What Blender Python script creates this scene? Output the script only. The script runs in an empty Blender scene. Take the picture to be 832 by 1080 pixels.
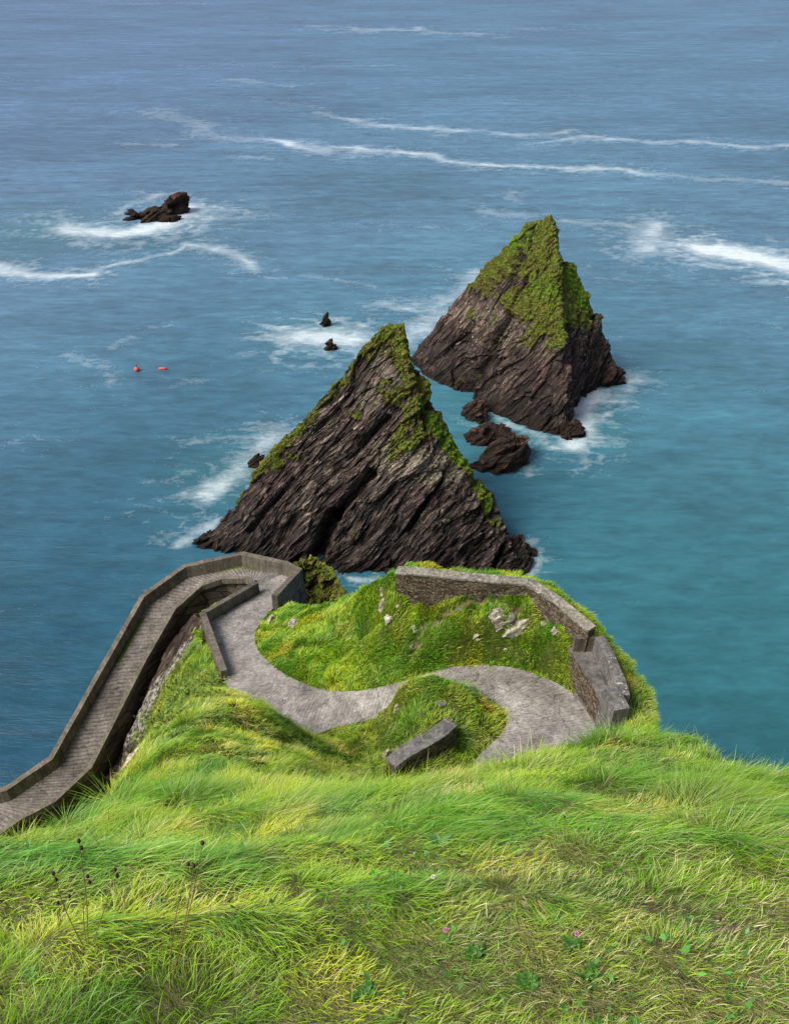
import bpy, math, random
import numpy as np
from mathutils import Vector

rng = np.random.default_rng(11)
random.seed(5)
SC = bpy.context.scene
COL = SC.collection

# ------------------------------------------------------------------ survey
F, CX, CY = 899.0, 416.0, 540.0
TH = math.radians(36.0)
CAM = np.array([0.0, 0.0, 50.0])
FW = np.array([0, math.cos(TH), -math.sin(TH)])
UP = np.array([0, math.sin(TH), math.cos(TH)])
RT = np.array([1.0, 0, 0])


def ray(px, py):
    return FW + RT * ((px - CX) / F) + UP * ((CY - py) / F)


def Z(px, py, z):
    d = ray(px, py)
    return CAM + d * ((z - CAM[2]) / d[2])


def Rr(px, py, r):
    d = ray(px, py)
    return CAM + d / np.linalg.norm(d) * r


def Yp(px, py, y, dz=0.0):
    d = ray(px, py)
    p = CAM + d * (y / d[1])
    p[2] -= dz
    return p


# ------------------------------------------------------------------ noise
_perm = rng.permutation(256)
_perm = np.concatenate([_perm, _perm, _perm])
_g = rng.normal(size=(256, 3))
_g /= np.linalg.norm(_g, axis=1)[:, None]


def perlin(p):
    p = np.asarray(p, dtype=np.float64)
    i = np.floor(p).astype(np.int64)
    f = p - i
    u = f * f * f * (f * (f * 6 - 15) + 10)
    i &= 255
    out = 0
    for dx in (0, 1):
        wx = u[..., 0] if dx else 1 - u[..., 0]
        for dy in (0, 1):
            wy = u[..., 1] if dy else 1 - u[..., 1]
            for dz in (0, 1):
                wz = u[..., 2] if dz else 1 - u[..., 2]
                h = _perm[_perm[_perm[(i[..., 0] + dx) & 255] + ((i[..., 1] + dy) & 255)] + ((i[..., 2] + dz) & 255)]
                g = _g[h]
                d = g[..., 0] * (f[..., 0] - dx) + g[..., 1] * (f[..., 1] - dy) + g[..., 2] * (f[..., 2] - dz)
                out = out + wx * wy * wz * d
    return out * 1.5


def fbm(p, octv=4, gain=0.5, lac=2.03):
    a, s, o = 1.0, 0.0, 0
    p = np.asarray(p, dtype=np.float64)
    for k in range(octv):
        o = o + a * perlin(p + 17.3 * k)
        s += a
        a *= gain
        p = p * lac
    return o / s


def noise2(x, y, f, octv=3, seed=0.0):
    return fbm(np.stack([x * f, y * f, np.full_like(x, seed)], -1), octv)


def blocks(p, seed=0):
    """jittered cells: returns a random offset plus a random plane inside each cell (faceted relief), and edge closeness"""
    p = np.asarray(p, float)
    i = np.floor(p).astype(np.int64)
    best = np.full(len(p), 1e9); sec = np.full(len(p), 1e9)
    off = np.zeros(len(p))
    for dx in (-1, 0, 1):
        for dy in (-1, 0, 1):
            for dz in (-1, 0, 1):
                c = i + np.array([dx, dy, dz])
                h = _perm[_perm[_perm[(c[:, 0] + seed) & 255] + (c[:, 1] & 255)] + (c[:, 2] & 255)]
                ctr = c + .5 + .42 * _g[h]
                e = p - ctr
                d = (e ** 2).sum(1)
                v = (h / 255.0 - .5) * 1.1 + (e * _g[(h + 91) & 255]).sum(1) * .9
                m = d < best
                sec = np.where(m, best, np.minimum(sec, d))
                off = np.where(m, v, off)
                best = np.where(m, d, best)
    return off, np.sqrt(sec) - np.sqrt(best)


def cells2(x, y, s, seed=0):
    """nearest jittered centre: vector to it and its hash 0..1"""
    X = x / s; Y = y / s
    i = np.floor(X).astype(np.int64); j = np.floor(Y).astype(np.int64)
    best = np.full(len(x), 1e9); hx = np.zeros(len(x)); ex = np.zeros(len(x)); ey = np.zeros(len(x))
    for dx in (-1, 0, 1):
        for dy in (-1, 0, 1):
            h = _perm[_perm[(i + dx + seed) & 255] + ((j + dy) & 255)]
            cx = i + dx + .5 + .45 * _g[h, 0]; cy = j + dy + .5 + .45 * _g[h, 1]
            d = (X - cx) ** 2 + (Y - cy) ** 2
            m = d < best
            best = np.where(m, d, best); hx = np.where(m, h / 255.0, hx); ex = np.where(m, X - cx, ex); ey = np.where(m, Y - cy, ey)
    return ex, ey, hx, np.sqrt(best)


def sstep(a, b, x):
    t = np.clip((x - a) / (b - a), 0, 1)
    return t * t * (3 - 2 * t)


# ------------------------------------------------------------------ object helpers
def tag(o, label=None, cat=None, group=None, kind=None):
    if label: o['label'] = label
    if cat: o['category'] = cat
    if group: o['group'] = group
    if kind: o['kind'] = kind
    return o


def empty(name, loc, label=None, cat=None, group=None):
    o = bpy.data.objects.new(name, None)
    COL.objects.link(o)
    o.location = loc
    o.empty_display_size = 0.2
    return tag(o, label, cat, group)


def mesh_np(name, V, Q, mat, parent=None, smooth=False, attrs=None, loc=None):
    """V (N,3) world positions, Q (M,4) quads."""
    V = np.asarray(V, dtype=np.float32).reshape(-1, 3)
    Q = np.asarray(Q, dtype=np.int32).reshape(-1, 4)
    me = bpy.data.meshes.new(name)
    off = np.zeros(3, dtype=np.float32)
    if parent is not None:
        off = np.array(parent.location, dtype=np.float32)
    elif loc is not None:
        off = np.array(loc, dtype=np.float32)
    V = V - off
    me.vertices.add(len(V))
    me.vertices.foreach_set('co', V.ravel())
    me.loops.add(Q.size)
    me.loops.foreach_set('vertex_index', Q.ravel())
    me.polygons.add(len(Q))
    me.polygons.foreach_set('loop_start', np.arange(0, Q.size, 4, dtype=np.int32))
    me.polygons.foreach_set('loop_total', np.full(len(Q), 4, dtype=np.int32))
    me.polygons.foreach_set('use_smooth', np.full(len(Q), smooth, dtype=bool))
    if attrs:
        for k, v in attrs.items():
            v = np.asarray(v, dtype=np.float32)
            if v.ndim == 1:
                a = me.attributes.new(k, 'FLOAT', 'POINT')
                a.data.foreach_set('value', v)
            else:
                a = me.attributes.new(k, 'FLOAT_COLOR', 'POINT')
                a.data.foreach_set('color', np.concatenate([v, np.ones((len(v), 1), np.float32)], 1).ravel())
    me.update(calc_edges=True)
    me.validate()
    me.materials.append(mat)
    o = bpy.data.objects.new(name, me)
    COL.objects.link(o)
    if parent is not None:
        o.parent = parent
    elif loc is not None:
        o.location = loc
    return o


def grid_quads(nu, nv, wrap_u=False):
    """vertex index = i*nv + j"""
    i = np.arange(nu if wrap_u else nu - 1)
    j = np.arange(nv - 1)
    I, J = np.meshgrid(i, j, indexing='ij')
    I2 = (I + 1) % nu
    return np.stack([I * nv + J, I2 * nv + J, I2 * nv + J + 1, I * nv + J + 1], -1).reshape(-1, 4)


class MB:
    """collects quad grids into one mesh"""
    def __init__(s):
        s.V, s.Q, s.n = [], [], 0

    def add(s, V, Q):
        V = np.asarray(V, float).reshape(-1, 3)
        s.V.append(V); s.Q.append(np.asarray(Q) + s.n); s.n += len(V)

    def tube(s, pts, radii, k=7):
        pts = np.asarray(pts, float)
        n = len(pts)
        T = np.gradient(pts, axis=0)
        T /= np.linalg.norm(T, axis=1)[:, None] + 1e-9
        ref = np.array([0.31, 0.87, 0.38])
        N = np.cross(T, ref); N /= np.linalg.norm(N, axis=1)[:, None] + 1e-9
        B = np.cross(T, N)
        a = np.linspace(0, 2 * np.pi, k, endpoint=False)
        r = np.asarray(radii)[:, None, None]
        V = pts[:, None, :] + r * (np.cos(a)[None, :, None] * N[:, None, :] + np.sin(a)[None, :, None] * B[:, None, :])
        i = np.arange(n - 1); j = np.arange(k)
        I, J = np.meshgrid(i, j, indexing='ij')
        J2 = (J + 1) % k
        Q = np.stack([I * k + J, I * k + J2, (I + 1) * k + J2, (I + 1) * k + J], -1).reshape(-1, 4)
        s.add(V.reshape(-1, 3), Q)

    def build(s, name, mat, parent=None, smooth=True, attrs=None, loc=None):
        return mesh_np(name, np.concatenate(s.V), np.concatenate(s.Q), mat, parent, smooth, attrs, loc)


def resample(P, step):
    P = np.asarray(P, float)
    d = np.r_[0, np.cumsum(np.linalg.norm(np.diff(P[:, :3], axis=0), axis=1))]
    n = max(2, int(round(d[-1] / step)) + 1)
    t = np.linspace(0, d[-1], n)
    return np.stack([np.interp(t, d, P[:, k]) for k in range(P.shape[1])], 1)


def smooth_poly(P, it=2):
    P = np.asarray(P, float)
    for _ in range(it):
        Qs = [P[0]]
        for a, b in zip(P[:-1], P[1:]):
            Qs += [a * .75 + b * .25, a * .25 + b * .75]
        Qs.append(P[-1])
        P = np.array(Qs)
    return P


# ------------------------------------------------------------------ materials
class NT:
    def __init__(s, name):
        s.m = bpy.data.materials.new(name)
        s.m.use_nodes = True
        s.t = s.m.node_tree
        s.t.nodes.clear()
        s.out = s.n('ShaderNodeOutputMaterial')

    def n(s, typ, **kw):
        nd = s.t.nodes.new(typ)
        for k, v in kw.items():
            if k.startswith('i_'):
                nd.inputs[k[2:].replace('_', ' ')].default_value = v
            else:
                setattr(nd, k, v)
        return nd

    def l(s, a, b):
        s.t.links.new(a, b)
        return b

    def attr(s, name, col=False):
        a = s.n('ShaderNodeAttribute', attribute_name=name)
        return a.outputs['Color' if col else 'Fac']

    def coord(s):
        return s.n('ShaderNodeNewGeometry').outputs['Position']

    def mapping(s, vec, scale=(1, 1, 1), rot=(0, 0, 0)):
        m = s.n('ShaderNodeMapping')
        m.inputs['Scale'].default_value = scale
        m.inputs['Rotation'].default_value = rot
        s.l(vec, m.inputs['Vector'])
        return m.outputs[0]

    def noise(s, vec, scale, detail=5, rough=.55, dist=0.0):
        n = s.n('ShaderNodeTexNoise')
        n.inputs['Scale'].default_value = scale
        n.inputs['Detail'].default_value = detail
        n.inputs['Roughness'].default_value = rough
        n.inputs['Distortion'].default_value = dist
        s.l(vec, n.inputs['Vector'])
        return n.outputs['Fac']

    def voro(s, vec, scale, feature='F1', out='Distance', rand=1.0):
        n = s.n('ShaderNodeTexVoronoi', feature=feature)
        n.inputs['Scale'].default_value = scale
        n.inputs['Randomness'].default_value = rand
        s.l(vec, n.inputs['Vector'])
        return n.outputs[out]

    def ramp(s, fac, stops, interp='LINEAR'):
        r = s.n('ShaderNodeValToRGB')
        r.color_ramp.interpolation = interp
        e = r.color_ramp.elements
        while len(e) < len(stops):
            e.new(0.5)
        for k, (p, c) in enumerate(stops):
            e[k].position = p
            if not hasattr(c, '__len__'):
                c = (c, c, c)
            e[k].color = (*c, 1)
        s.l(fac, r.inputs[0])
        return r.outputs[0]

    def mix(s, fac, a, b, mode='MIX'):
        m = s.n('ShaderNodeMix', data_type='RGBA', blend_type=mode)
        for sock, v in ((m.inputs[0], fac), (m.inputs[6], a), (m.inputs[7], b)):
            if hasattr(v, 'is_linked') or hasattr(v, 'links'):
                s.l(v, sock)
            elif hasattr(v, '__len__'):
                sock.default_value = (*v, 1)
            else:
                sock.default_value = v
        return m.outputs[2]

    def math(s, op, a, b=0.0, clamp=False):
        m = s.n('ShaderNodeMath', operation=op, use_clamp=clamp)
        for sock, v in ((m.inputs[0], a), (m.inputs[1], b)):
            if hasattr(v, 'links'):
                s.l(v, sock)
            else:
                sock.default_value = v
        return m.outputs[0]

    def bump(s, h, strength=.5, dist=.1, normal=None):
        b = s.n('ShaderNodeBump')
        b.inputs['Strength'].default_value = strength
        b.inputs['Distance'].default_value = dist
        s.l(h, b.inputs['Height'])
        if normal is not None:
            s.l(normal, b.inputs['Normal'])
        return b.outputs[0]

    def sep(s, v):
        x = s.n('ShaderNodeSeparateXYZ')
        s.l(v, x.inputs[0])
        return x.outputs

    def principled(s, col, rough=.9, normal=None, spec=.3, **kw):
        p = s.n('ShaderNodeBsdfPrincipled')
        for nm, v in (('Base Color', col), ('Roughness', rough), ('Specular IOR Level', spec)):
            if hasattr(v, 'links'):
                s.l(v, p.inputs[nm])
            elif hasattr(v, '__len__'):
                p.inputs[nm].default_value = (*v, 1)
            else:
                p.inputs[nm].default_value = v
        if normal is not None:
            s.l(normal, p.inputs['Normal'])
        s.l(p.outputs[0], s.out.inputs[0])
        return p


def mat_rock(name, rot, tint=(1, 1, 1), dark=1.0, lcol=(.36, .35, .25)):
    s = NT(name)
    P = s.coord()
    V = s.mapping(P, (1, 1, 1), rot)
    A = s.mapping(V, (0.12, .5, 1.15))
    n1 = s.noise(A, 3.2, 8, .68, .4)
    n2 = s.noise(A, 11, 5, .6)
    big = s.noise(P, .22, 3)
    c = s.ramp(n1, [(0.26, (.007 * dark, .006 * dark, .006 * dark)), (.44, (.032 * dark, .025 * dark, .022 * dark)),
                    (.56, (.095 * dark, .076 * dark, .063 * dark)), (.72, (.38 * dark, .33 * dark, .27 * dark))])
    n3 = s.noise(s.mapping(V, (.10, .6, 1.6)), 7, 6, .7, .1)
    c = s.mix(1.0, c, s.ramp(n3, [(.3, .35), (.5, .9), (.7, 2.1)]), 'MULTIPLY')
    c = s.mix(s.ramp(big, [(.42, 0), (.62, 1)]), c, s.mix(1.0, c, (.78, .66, .74), 'MULTIPLY'))
    c = s.mix(1.0, c, s.ramp(n2, [(.25, .42), (.68, 1.3)]), 'MULTIPLY')
    # crevices darker, from real relief
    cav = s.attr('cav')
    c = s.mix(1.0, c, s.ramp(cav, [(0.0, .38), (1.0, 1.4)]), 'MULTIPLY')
    # pale lichen
    li = s.attr('lichen')
    ln = s.noise(A, 9, 6, .75)
    lm = s.ramp(s.math('ADD', ln, s.math('MULTIPLY', li, .22)), [(.60, 0), (.80, 1)])
    lm = s.math('MULTIPLY', lm, s.ramp(li, [(0, 0), (.25, 1)]))
    c = s.mix(s.math('MULTIPLY', lm, .75), c, lcol)
    # tide band
    z = s.sep(P)[2]
    tide = s.ramp(s.math('ADD', s.math('MULTIPLY', z, .34), s.math('MULTIPLY', s.noise(P, .8, 4), .8)), [(.5, 1), (.95, 0)])
    c = s.mix(s.math('MULTIPLY', tide, .85), c, s.ramp(s.noise(P, 2.5, 5), [(.38, (.006, .005, .004)), (.72, (.05, .03, .014))]))
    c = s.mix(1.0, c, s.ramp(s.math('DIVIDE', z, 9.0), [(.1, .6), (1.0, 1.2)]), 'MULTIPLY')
    c = s.mix(1.0, c, tuple(a * b for a, b in zip(tint, (1.12, 1.06, 1.0))), 'MULTIPLY')
    # turf
    g = s.attr('grass')
    gn = s.noise(P, 1.1, 6, .65)
    gf = s.noise(P, 5.5, 5, .7)
    gc = s.ramp(gn, [(.26, (.08, .08, .014)), (.42, (.23, .20, .035)), (.54, (.19, .26, .018)), (.68, (.29, .37, .022)), (.86, (.34, .30, .07))])
    lush = s.attr('lush')
    gc = s.mix(lush, gc, s.ramp(gn, [(.28, (.09, .18, .008)), (.6, (.22, .42, .012)), (.85, (.36, .50, .03))]))
    gc = s.mix(1.0, gc, s.ramp(gf, [(.30, .12), (.5, .75), (.7, 1.5)]), 'MULTIPLY')
    gc = s.mix(s.ramp(s.noise(P, 2.9, 6, .75), [(.48, 0), (.62, .75)]), gc, (.13, .10, .035))
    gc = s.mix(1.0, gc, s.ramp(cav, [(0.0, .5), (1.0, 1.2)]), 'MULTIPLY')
    gm = s.ramp(s.math('ADD', g, s.math('ADD', s.math('MULTIPLY', s.math('SUBTRACT', s.noise(P, 1.7, 7, .8), .5), 1.9), s.math('MULTIPLY', s.math('SUBTRACT', n3, .5), 1.3))), [(.50, 0), (.64, 1)])
    c = s.mix(gm, c, gc)
    h = s.math('ADD', s.math('MULTIPLY', n1, 1.0), s.math('MULTIPLY', n2, .3))
    nrm = s.bump(h, .85, .35)
    nrm = s.bump(s.math('MULTIPLY', gm, gf), .8, .3, nrm)
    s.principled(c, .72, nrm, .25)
    return s.m


def mat_concrete(name, base=(.2, .18, .155), rib=0.0, spots=.5, dirt=.6):
    s = NT(name)
    P = s.coord()
    n1 = s.noise(P, 1.1, 8, .7)
    n2 = s.noise(P, 9, 6, .7)
    n3 = s.noise(P, 38, 3, .6)
    lo = tuple(b * .42 for b in base); hi = tuple(min(1, b * 1.5) for b in base)
    c = s.ramp(n1, [(.28, lo), (.5, base), (.72, hi)])
    c = s.mix(1.0, c, s.ramp(n2, [(.3, 1 - dirt * .62), (.7, 1 + dirt * .45)]), 'MULTIPLY')
    c = s.mix(1.0, c, s.ramp(n3, [(.3, .72), (.7, 1.25)]), 'MULTIPLY')
    # streaks down the faces
    st = s.noise(s.mapping(P, (3.2, 3.2, .35)), 1.6, 5, .7)
    c = s.mix(1.0, c, s.ramp(st, [(.35, .62), (.6, 1.12)]), 'MULTIPLY')
    sp = s.ramp(s.math('ADD', s.noise(P, 5.5, 4, .8), s.math('MULTIPLY', s.noise(P, .7, 2), .25)), [(.80 - .07 * spots, 0), (.86 - .07 * spots, 1)])
    c = s.mix(s.math('MULTIPLY', sp, min(1, spots)), c, (.52, .50, .44))
    run = s.math('ADD', s.attr('run'), s.math('MULTIPLY', n2, .06))
    fr = s.math('ABSOLUTE', s.math('SUBTRACT', s.math('FRACT', s.math('DIVIDE', run, 2.3)), .5))
    jm = s.ramp(fr, [(.0, .45), (.012, 1.0)])
    c = s.mix(1.0, c, jm, 'MULTIPLY')
    mo = s.ramp(s.math('ADD', s.noise(P, 2.1, 6, .8), s.math('MULTIPLY', n1, .2)), [(.62, 0), (.72, .5)])
    c = s.mix(mo, c, (.075, .085, .03))
    h = s.math('ADD', n2, s.math('MULTIPLY', n3, .5))
    s.principled(c, .92, s.bump(h, .6, .04), .2)
    return s.m


def mat_path():
    s = NT('ribbed_path')
    P = s.coord()
    n1 = s.noise(P, .55, 6, .65)
    n2 = s.noise(P, 6, 6, .75)
    n3 = s.noise(P, 22, 4, .7)
    hgt = s.attr('rib')
    c = s.ramp(n1, [(.3, (.15, .135, .12)), (.5, (.27, .245, .222)), (.7, (.42, .385, .35))])
    dk = s.attr('worn')
    c = s.mix(dk, s.mix(1.0, c, (.45, .42, .41), 'MULTIPLY'), c)
    c = s.mix(1.0, c, s.ramp(n2, [(.28, .5), (.72, 1.4)]), 'MULTIPLY')
    c = s.mix(1.0, c, s.ramp(n3, [(.3, .65), (.7, 1.35)]), 'MULTIPLY')
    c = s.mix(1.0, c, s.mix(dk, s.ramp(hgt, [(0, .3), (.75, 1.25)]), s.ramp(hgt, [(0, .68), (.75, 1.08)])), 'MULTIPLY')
    stn = s.noise(s.mapping(P, (1, 1, 1), (0, 0, .6)), 1.6, 7, .8, 1.2)
    c = s.mix(1.0, c, s.ramp(stn, [(.32, .6), (.5, 1.0), (.68, 1.3)]), 'MULTIPLY')
    wv = s.n('ShaderNodeVectorMath', operation='ADD')
    nc = s.n('ShaderNodeTexNoise'); nc.inputs['Scale'].default_value = 1.5; nc.inputs['Detail'].default_value = 5; s.l(P, nc.inputs['Vector'])
    s.l(P, wv.inputs[0]); s.l(nc.outputs['Color'], wv.inputs[1])
    ck = s.ramp(s.voro(wv.outputs[0], .55, 'DISTANCE_TO_EDGE'), [(.0, .35), (.012, 1.0)])
    c = s.mix(1.0, c, ck, 'MULTIPLY')
    sp = s.ramp(s.noise(P, 2.2, 7, .85), [(.60, 0), (.70, 1)])
    c = s.mix(s.math('MULTIPLY', sp, .55), c, (.5, .47, .43))
    gm = s.attr('mossy')
    gmm = s.ramp(s.math('ADD', gm, s.math('MULTIPLY', s.noise(P, 4, 5, .7), .6)), [(.92, 0), (1.05, 1)])
    c = s.mix(gmm, c, (.07, .11, .015))
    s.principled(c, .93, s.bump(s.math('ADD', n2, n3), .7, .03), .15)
    return s.m


def mat_masonry(name, a=(.032, .025, .02), b=(.15, .12, .09), lich=.5, scale=2.6, flat=(1, 1, 1.8)):
    s = NT(name)
    P = s.coord()
    W = s.mapping(P, flat)
    nz = s.noise(P, 3, 3)
    d = s.voro(W, scale, 'DISTANCE_TO_EDGE')
    cc = s.voro(W, scale, 'F1', 'Color')
    cell = s.sep(cc)[0]
    n2 = s.noise(P, 14, 6, .75)
    c = s.mix(cell, a, b)
    c = s.mix(1.0, c, s.ramp(n2, [(.3, .5), (.7, 1.45)]), 'MULTIPLY')
    c = s.mix(1.0, c, s.ramp(d, [(0.0, .32), (.07, 1.0)]), 'MULTIPLY')
    lm = s.ramp(s.math('ADD', s.noise(P, 5, 5, .85), s.math('MULTIPLY', s.noise(P, .5, 2), .2)), [(.80 - .12 * lich, 0), (.85 - .12 * lich, 1)])
    c = s.mix(s.math('MULTIPLY', lm, .8), c, (.46, .44, .36))
    c = s.mix(s.ramp(nz, [(.55, 0), (.75, .35)]), c, (.05, .06, .02))
    h = s.math('ADD', s.ramp(d, [(0, 0), (.1, 1)]), s.math('MULTIPLY', n2, .5))
    s.principled(c, .92, s.bump(h, .9, .08), .2)
    return s.m


def mat_ground():
    s = NT('turf_and_soil')
    P = s.coord()
    n = s.noise(P, 1.3, 6, .7)
    f = s.noise(P, 12, 5, .75)
    c = s.ramp(n, [(.3, (.03, .05, .006)), (.5, (.08, .12, .012)), (.7, (.16, .16, .035))])
    c = s.mix(1.0, c, s.ramp(f, [(.3, .45), (.7, 1.5)]), 'MULTIPLY')
    c = s.mix(s.ramp(s.math('DIVIDE', s.sep(P)[1], 8.0), [(.3, .7), (1.0, 0)]), c, s.ramp(f, [(.3, (.18, .18, .05)), (.7, (.50, .44, .19))]))
    soil = s.attr('soil')
    sm = s.ramp(s.math('ADD', soil, s.math('MULTIPLY', s.math('SUBTRACT', f, .5), .5)), [(.4, 0), (.6, 1)])
    c = s.mix(sm, c, s.ramp(f, [(.3, (.11, .07, .038)), (.7, (.42, .32, .19))]))
    # bare rock
    V = s.mapping(P, (1, 1, 1), (0, math.radians(38), math.radians(20)))
    r = s.noise(s.mapping(V, (.3, .6, 1.3)), 2.4, 7, .7)
    rc = s.ramp(r, [(.25, (.008, .0065, .006)), (.45, (.035, .026, .021)), (.62, (.10, .08, .06)), (.8, (.22, .19, .15))])
    li = s.attr('lichen')
    lm = s.ramp(s.math('ADD', s.noise(s.mapping(V, (1, 1, 1.5)), 2.6, 8, .85), s.math('MULTIPLY', li, .12)), [(.60, 0), (.66, 1)])
    lm = s.math('MULTIPLY', lm, s.ramp(li, [(0, 0), (.3, 1)]))
    rc = s.mix(lm, rc, (.50, .47, .38))
    rk = s.attr('rock')
    rm = s.ramp(s.math('ADD', rk, s.math('MULTIPLY', s.math('SUBTRACT', s.noise(P, 1.6, 5, .7), .5), .8)), [(.45, 0), (.55, 1)])
    c = s.mix(rm, c, rc)
    nrm = s.bump(s.math('ADD', f, s.math('MULTIPLY', r, 1.5)), .9, .2)
    s.principled(c, .95, nrm, .15)
    return s.m


def mat_grass():
    s = NT('grass_blades')
    c = s.attr('col', True)
    d = s.n('ShaderNodeBsdfDiffuse'); s.l(c, d.inputs[0])
    t = s.n('ShaderNodeBsdfTranslucent')
    s.l(s.mix(1.0, c, (1.25, 1.2, .6), 'MULTIPLY'), t.inputs[0])
    g = s.n('ShaderNodeBsdfGlossy'); g.inputs['Roughness'].default_value = .45
    g.inputs[0].default_value = (.8, .85, .8, 1)
    m1 = s.n('ShaderNodeMixShader'); m1.inputs[0].default_value = .36
    s.l(d.outputs[0], m1.inputs[1]); s.l(t.outputs[0], m1.inputs[2])
    m2 = s.n('ShaderNodeMixShader'); m2.inputs[0].default_value = .035
    s.l(m1.outputs[0], m2.inputs[1]); s.l(g.outputs[0], m2.inputs[2])
    s.l(m2.outputs[0], s.out.inputs[0])
    return s.m


def mat_plain(name, col, var=.3, rough=.7, scale=8.0, transl=False):
    s = NT(name)
    P = s.coord()
    n = s.noise(P, scale, 4, .6)
    c = s.ramp(n, [(.3, tuple(x * (1 - var) for x in col)), (.7, tuple(min(1, x * (1 + var)) for x in col))])
    s.principled(c, rough, None, .3)
    return s.m


def mat_sea():
    s = NT('sea_water')
    P = s.coord()
    x, y, z = s.sep(P)
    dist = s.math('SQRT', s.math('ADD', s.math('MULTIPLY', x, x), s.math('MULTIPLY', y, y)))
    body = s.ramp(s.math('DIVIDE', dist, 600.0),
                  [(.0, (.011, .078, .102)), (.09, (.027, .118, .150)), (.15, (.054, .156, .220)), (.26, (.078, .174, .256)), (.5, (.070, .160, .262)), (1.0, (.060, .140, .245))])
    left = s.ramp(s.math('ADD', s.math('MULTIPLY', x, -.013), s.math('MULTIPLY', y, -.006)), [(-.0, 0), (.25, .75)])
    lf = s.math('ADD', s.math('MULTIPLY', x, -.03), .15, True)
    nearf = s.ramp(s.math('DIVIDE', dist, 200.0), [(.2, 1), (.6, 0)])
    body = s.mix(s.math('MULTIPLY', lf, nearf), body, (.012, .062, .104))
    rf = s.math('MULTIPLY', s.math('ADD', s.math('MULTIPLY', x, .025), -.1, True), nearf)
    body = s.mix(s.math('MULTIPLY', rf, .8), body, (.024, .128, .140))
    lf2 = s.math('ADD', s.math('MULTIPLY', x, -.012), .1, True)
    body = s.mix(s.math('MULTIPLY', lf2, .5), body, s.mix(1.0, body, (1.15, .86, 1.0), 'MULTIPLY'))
    big = s.noise(s.mapping(P, (.7, 1.4, 1)), .022, 5, .6, .6)
    body = s.mix(1.0, body, s.ramp(big, [(.3, .80), (.7, 1.22)]), 'MULTIPLY')
    chop = s.noise(s.mapping(P, (.45, 1.25, 1)), .55, 7, .68, .3)
    body = s.mix(1.0, body, s.ramp(chop, [(.3, .74), (.7, 1.28)]), 'MULTIPLY')
    chop2 = s.noise(s.mapping(P, (.28, 1.5, 1), (0, 0, -.08)), .16, 8, .72, .25)
    farf = s.ramp(s.math('DIVIDE', dist, 220.0), [(.2, .25), (.7, 1.0)])
    body = s.mix(farf, body, s.mix(1.0, body, s.ramp(chop2, [(.32, .78), (.68, 1.24)]), 'MULTIPLY'))
    shoal = s.attr('shoal')
    body = s.mix(shoal, body, (.035, .16, .17))
    # foam
    fo = s.attr('foam')
    fn = s.noise(s.mapping(P, (.8, 1.3, 1)), .55, 8, .72, .8)
    ff = s.noise(P, 2.6, 6, .7, .5)
    fnr = s.ramp(s.math('ADD', s.math('MULTIPLY', fn, .7), s.math('MULTIPLY', ff, .3)), [(.34, 0), (.64, 1)])
    fv = s.math('SUBTRACT', fo, s.math('MULTIPLY', s.math('SUBTRACT', 1.0, fnr), .62))
    fm = s.ramp(fv, [(.0, 0), (.35, .2), (1.0, .72)])
    c = s.mix(fm, body, (.78, .84, .86))
    w1 = s.noise(s.mapping(P, (.55, 1.5, 1)), 1.1, 7, .68, .3)
    w2 = s.noise(s.mapping(P, (.6, 1.3, 1)), .16, 4, .6)
    h = s.math('ADD', s.math('MULTIPLY', w1, .5), s.math('MULTIPLY', w2, 1.6))
    h = s.math('ADD', h, s.math('MULTIPLY', chop2, 3.0))
    h = s.math('MULTIPLY', h, s.ramp(s.math('DIVIDE', dist, 220.0), [(.15, .28), (.9, 1.0)]))
    nrm = s.bump(h, .6, .6)
    rough = s.ramp(fm, [(0, .26), (1, .9)])
    p = s.principled(c, rough, nrm, .5)
    p.inputs['IOR'].default_value = 1.33
    return s.m


M = {}
M['rock_a'] = mat_rock('stack_rock', (0, math.radians(47), math.radians(8)))
M['rock_b'] = mat_rock('far_stack_rock', (0, math.radians(50), math.radians(-10)), (1.0, .94, .92))
M['rock_c'] = mat_rock('skerry_rock', (0, math.radians(20), 0), (1.1, .86, .68), .75)
M['lichen_rock'] = mat_rock('lichened_rock', (0, math.radians(60), 0), (1.2, 1.1, 1.0), 1.2, (.72, .68, .56))
M['parapet'] = mat_concrete('parapet_concrete', (.155, .132, .108), spots=.5)
M['floor'] = mat_concrete('platform_concrete', (.16, .145, .14), spots=.4)
M['ramp_wall'] = mat_masonry('ramp_blockwork', (.085, .068, .052), (.17, .14, .11), .15, .75, (1, 1, 2.4))
M['blocks'] = mat_masonry('grey_blockwork', (.07, .068, .066), (.15, .145, .14), .15, .9, (1, 1, 1.6))
M['stone'] = mat_masonry('rubble_stone', (.07, .052, .035), (.23, .18, .125), .42, 5.2)
M['cap'] = mat_concrete('lichened_coping', (.30, .27, .22), spots=1.3, dirt=1.0)
M['slab'] = mat_concrete('weathered_slab', (.175, .162, .155), spots=.9, dirt=.8)
M['path'] = mat_path()
M['ground'] = mat_ground()
M['grass'] = mat_grass()
M['sea'] = mat_sea()
M['red'] = mat_plain('red_float_plastic', (.55, .10, .08), .25, .55, 3)
M['rope'] = mat_plain('dark_rope', (.05, .04, .03), .3)
M['stem'] = mat_plain('dry_stem', (.22, .16, .06), .35, .8, 20)
M['seed'] = mat_plain('brown_seed_head', (.055, .03, .018), .5, .9, 60)
M['straw'] = mat_plain('bleached_straw', (.46, .38, .2), .3, .8, 20)
M['pink'] = mat_plain('pink_petal', (.62, .22, .42), .3, .7, 90)
M['white'] = mat_plain('white_petal', (.72, .72, .62), .15, .7, 90)
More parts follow.
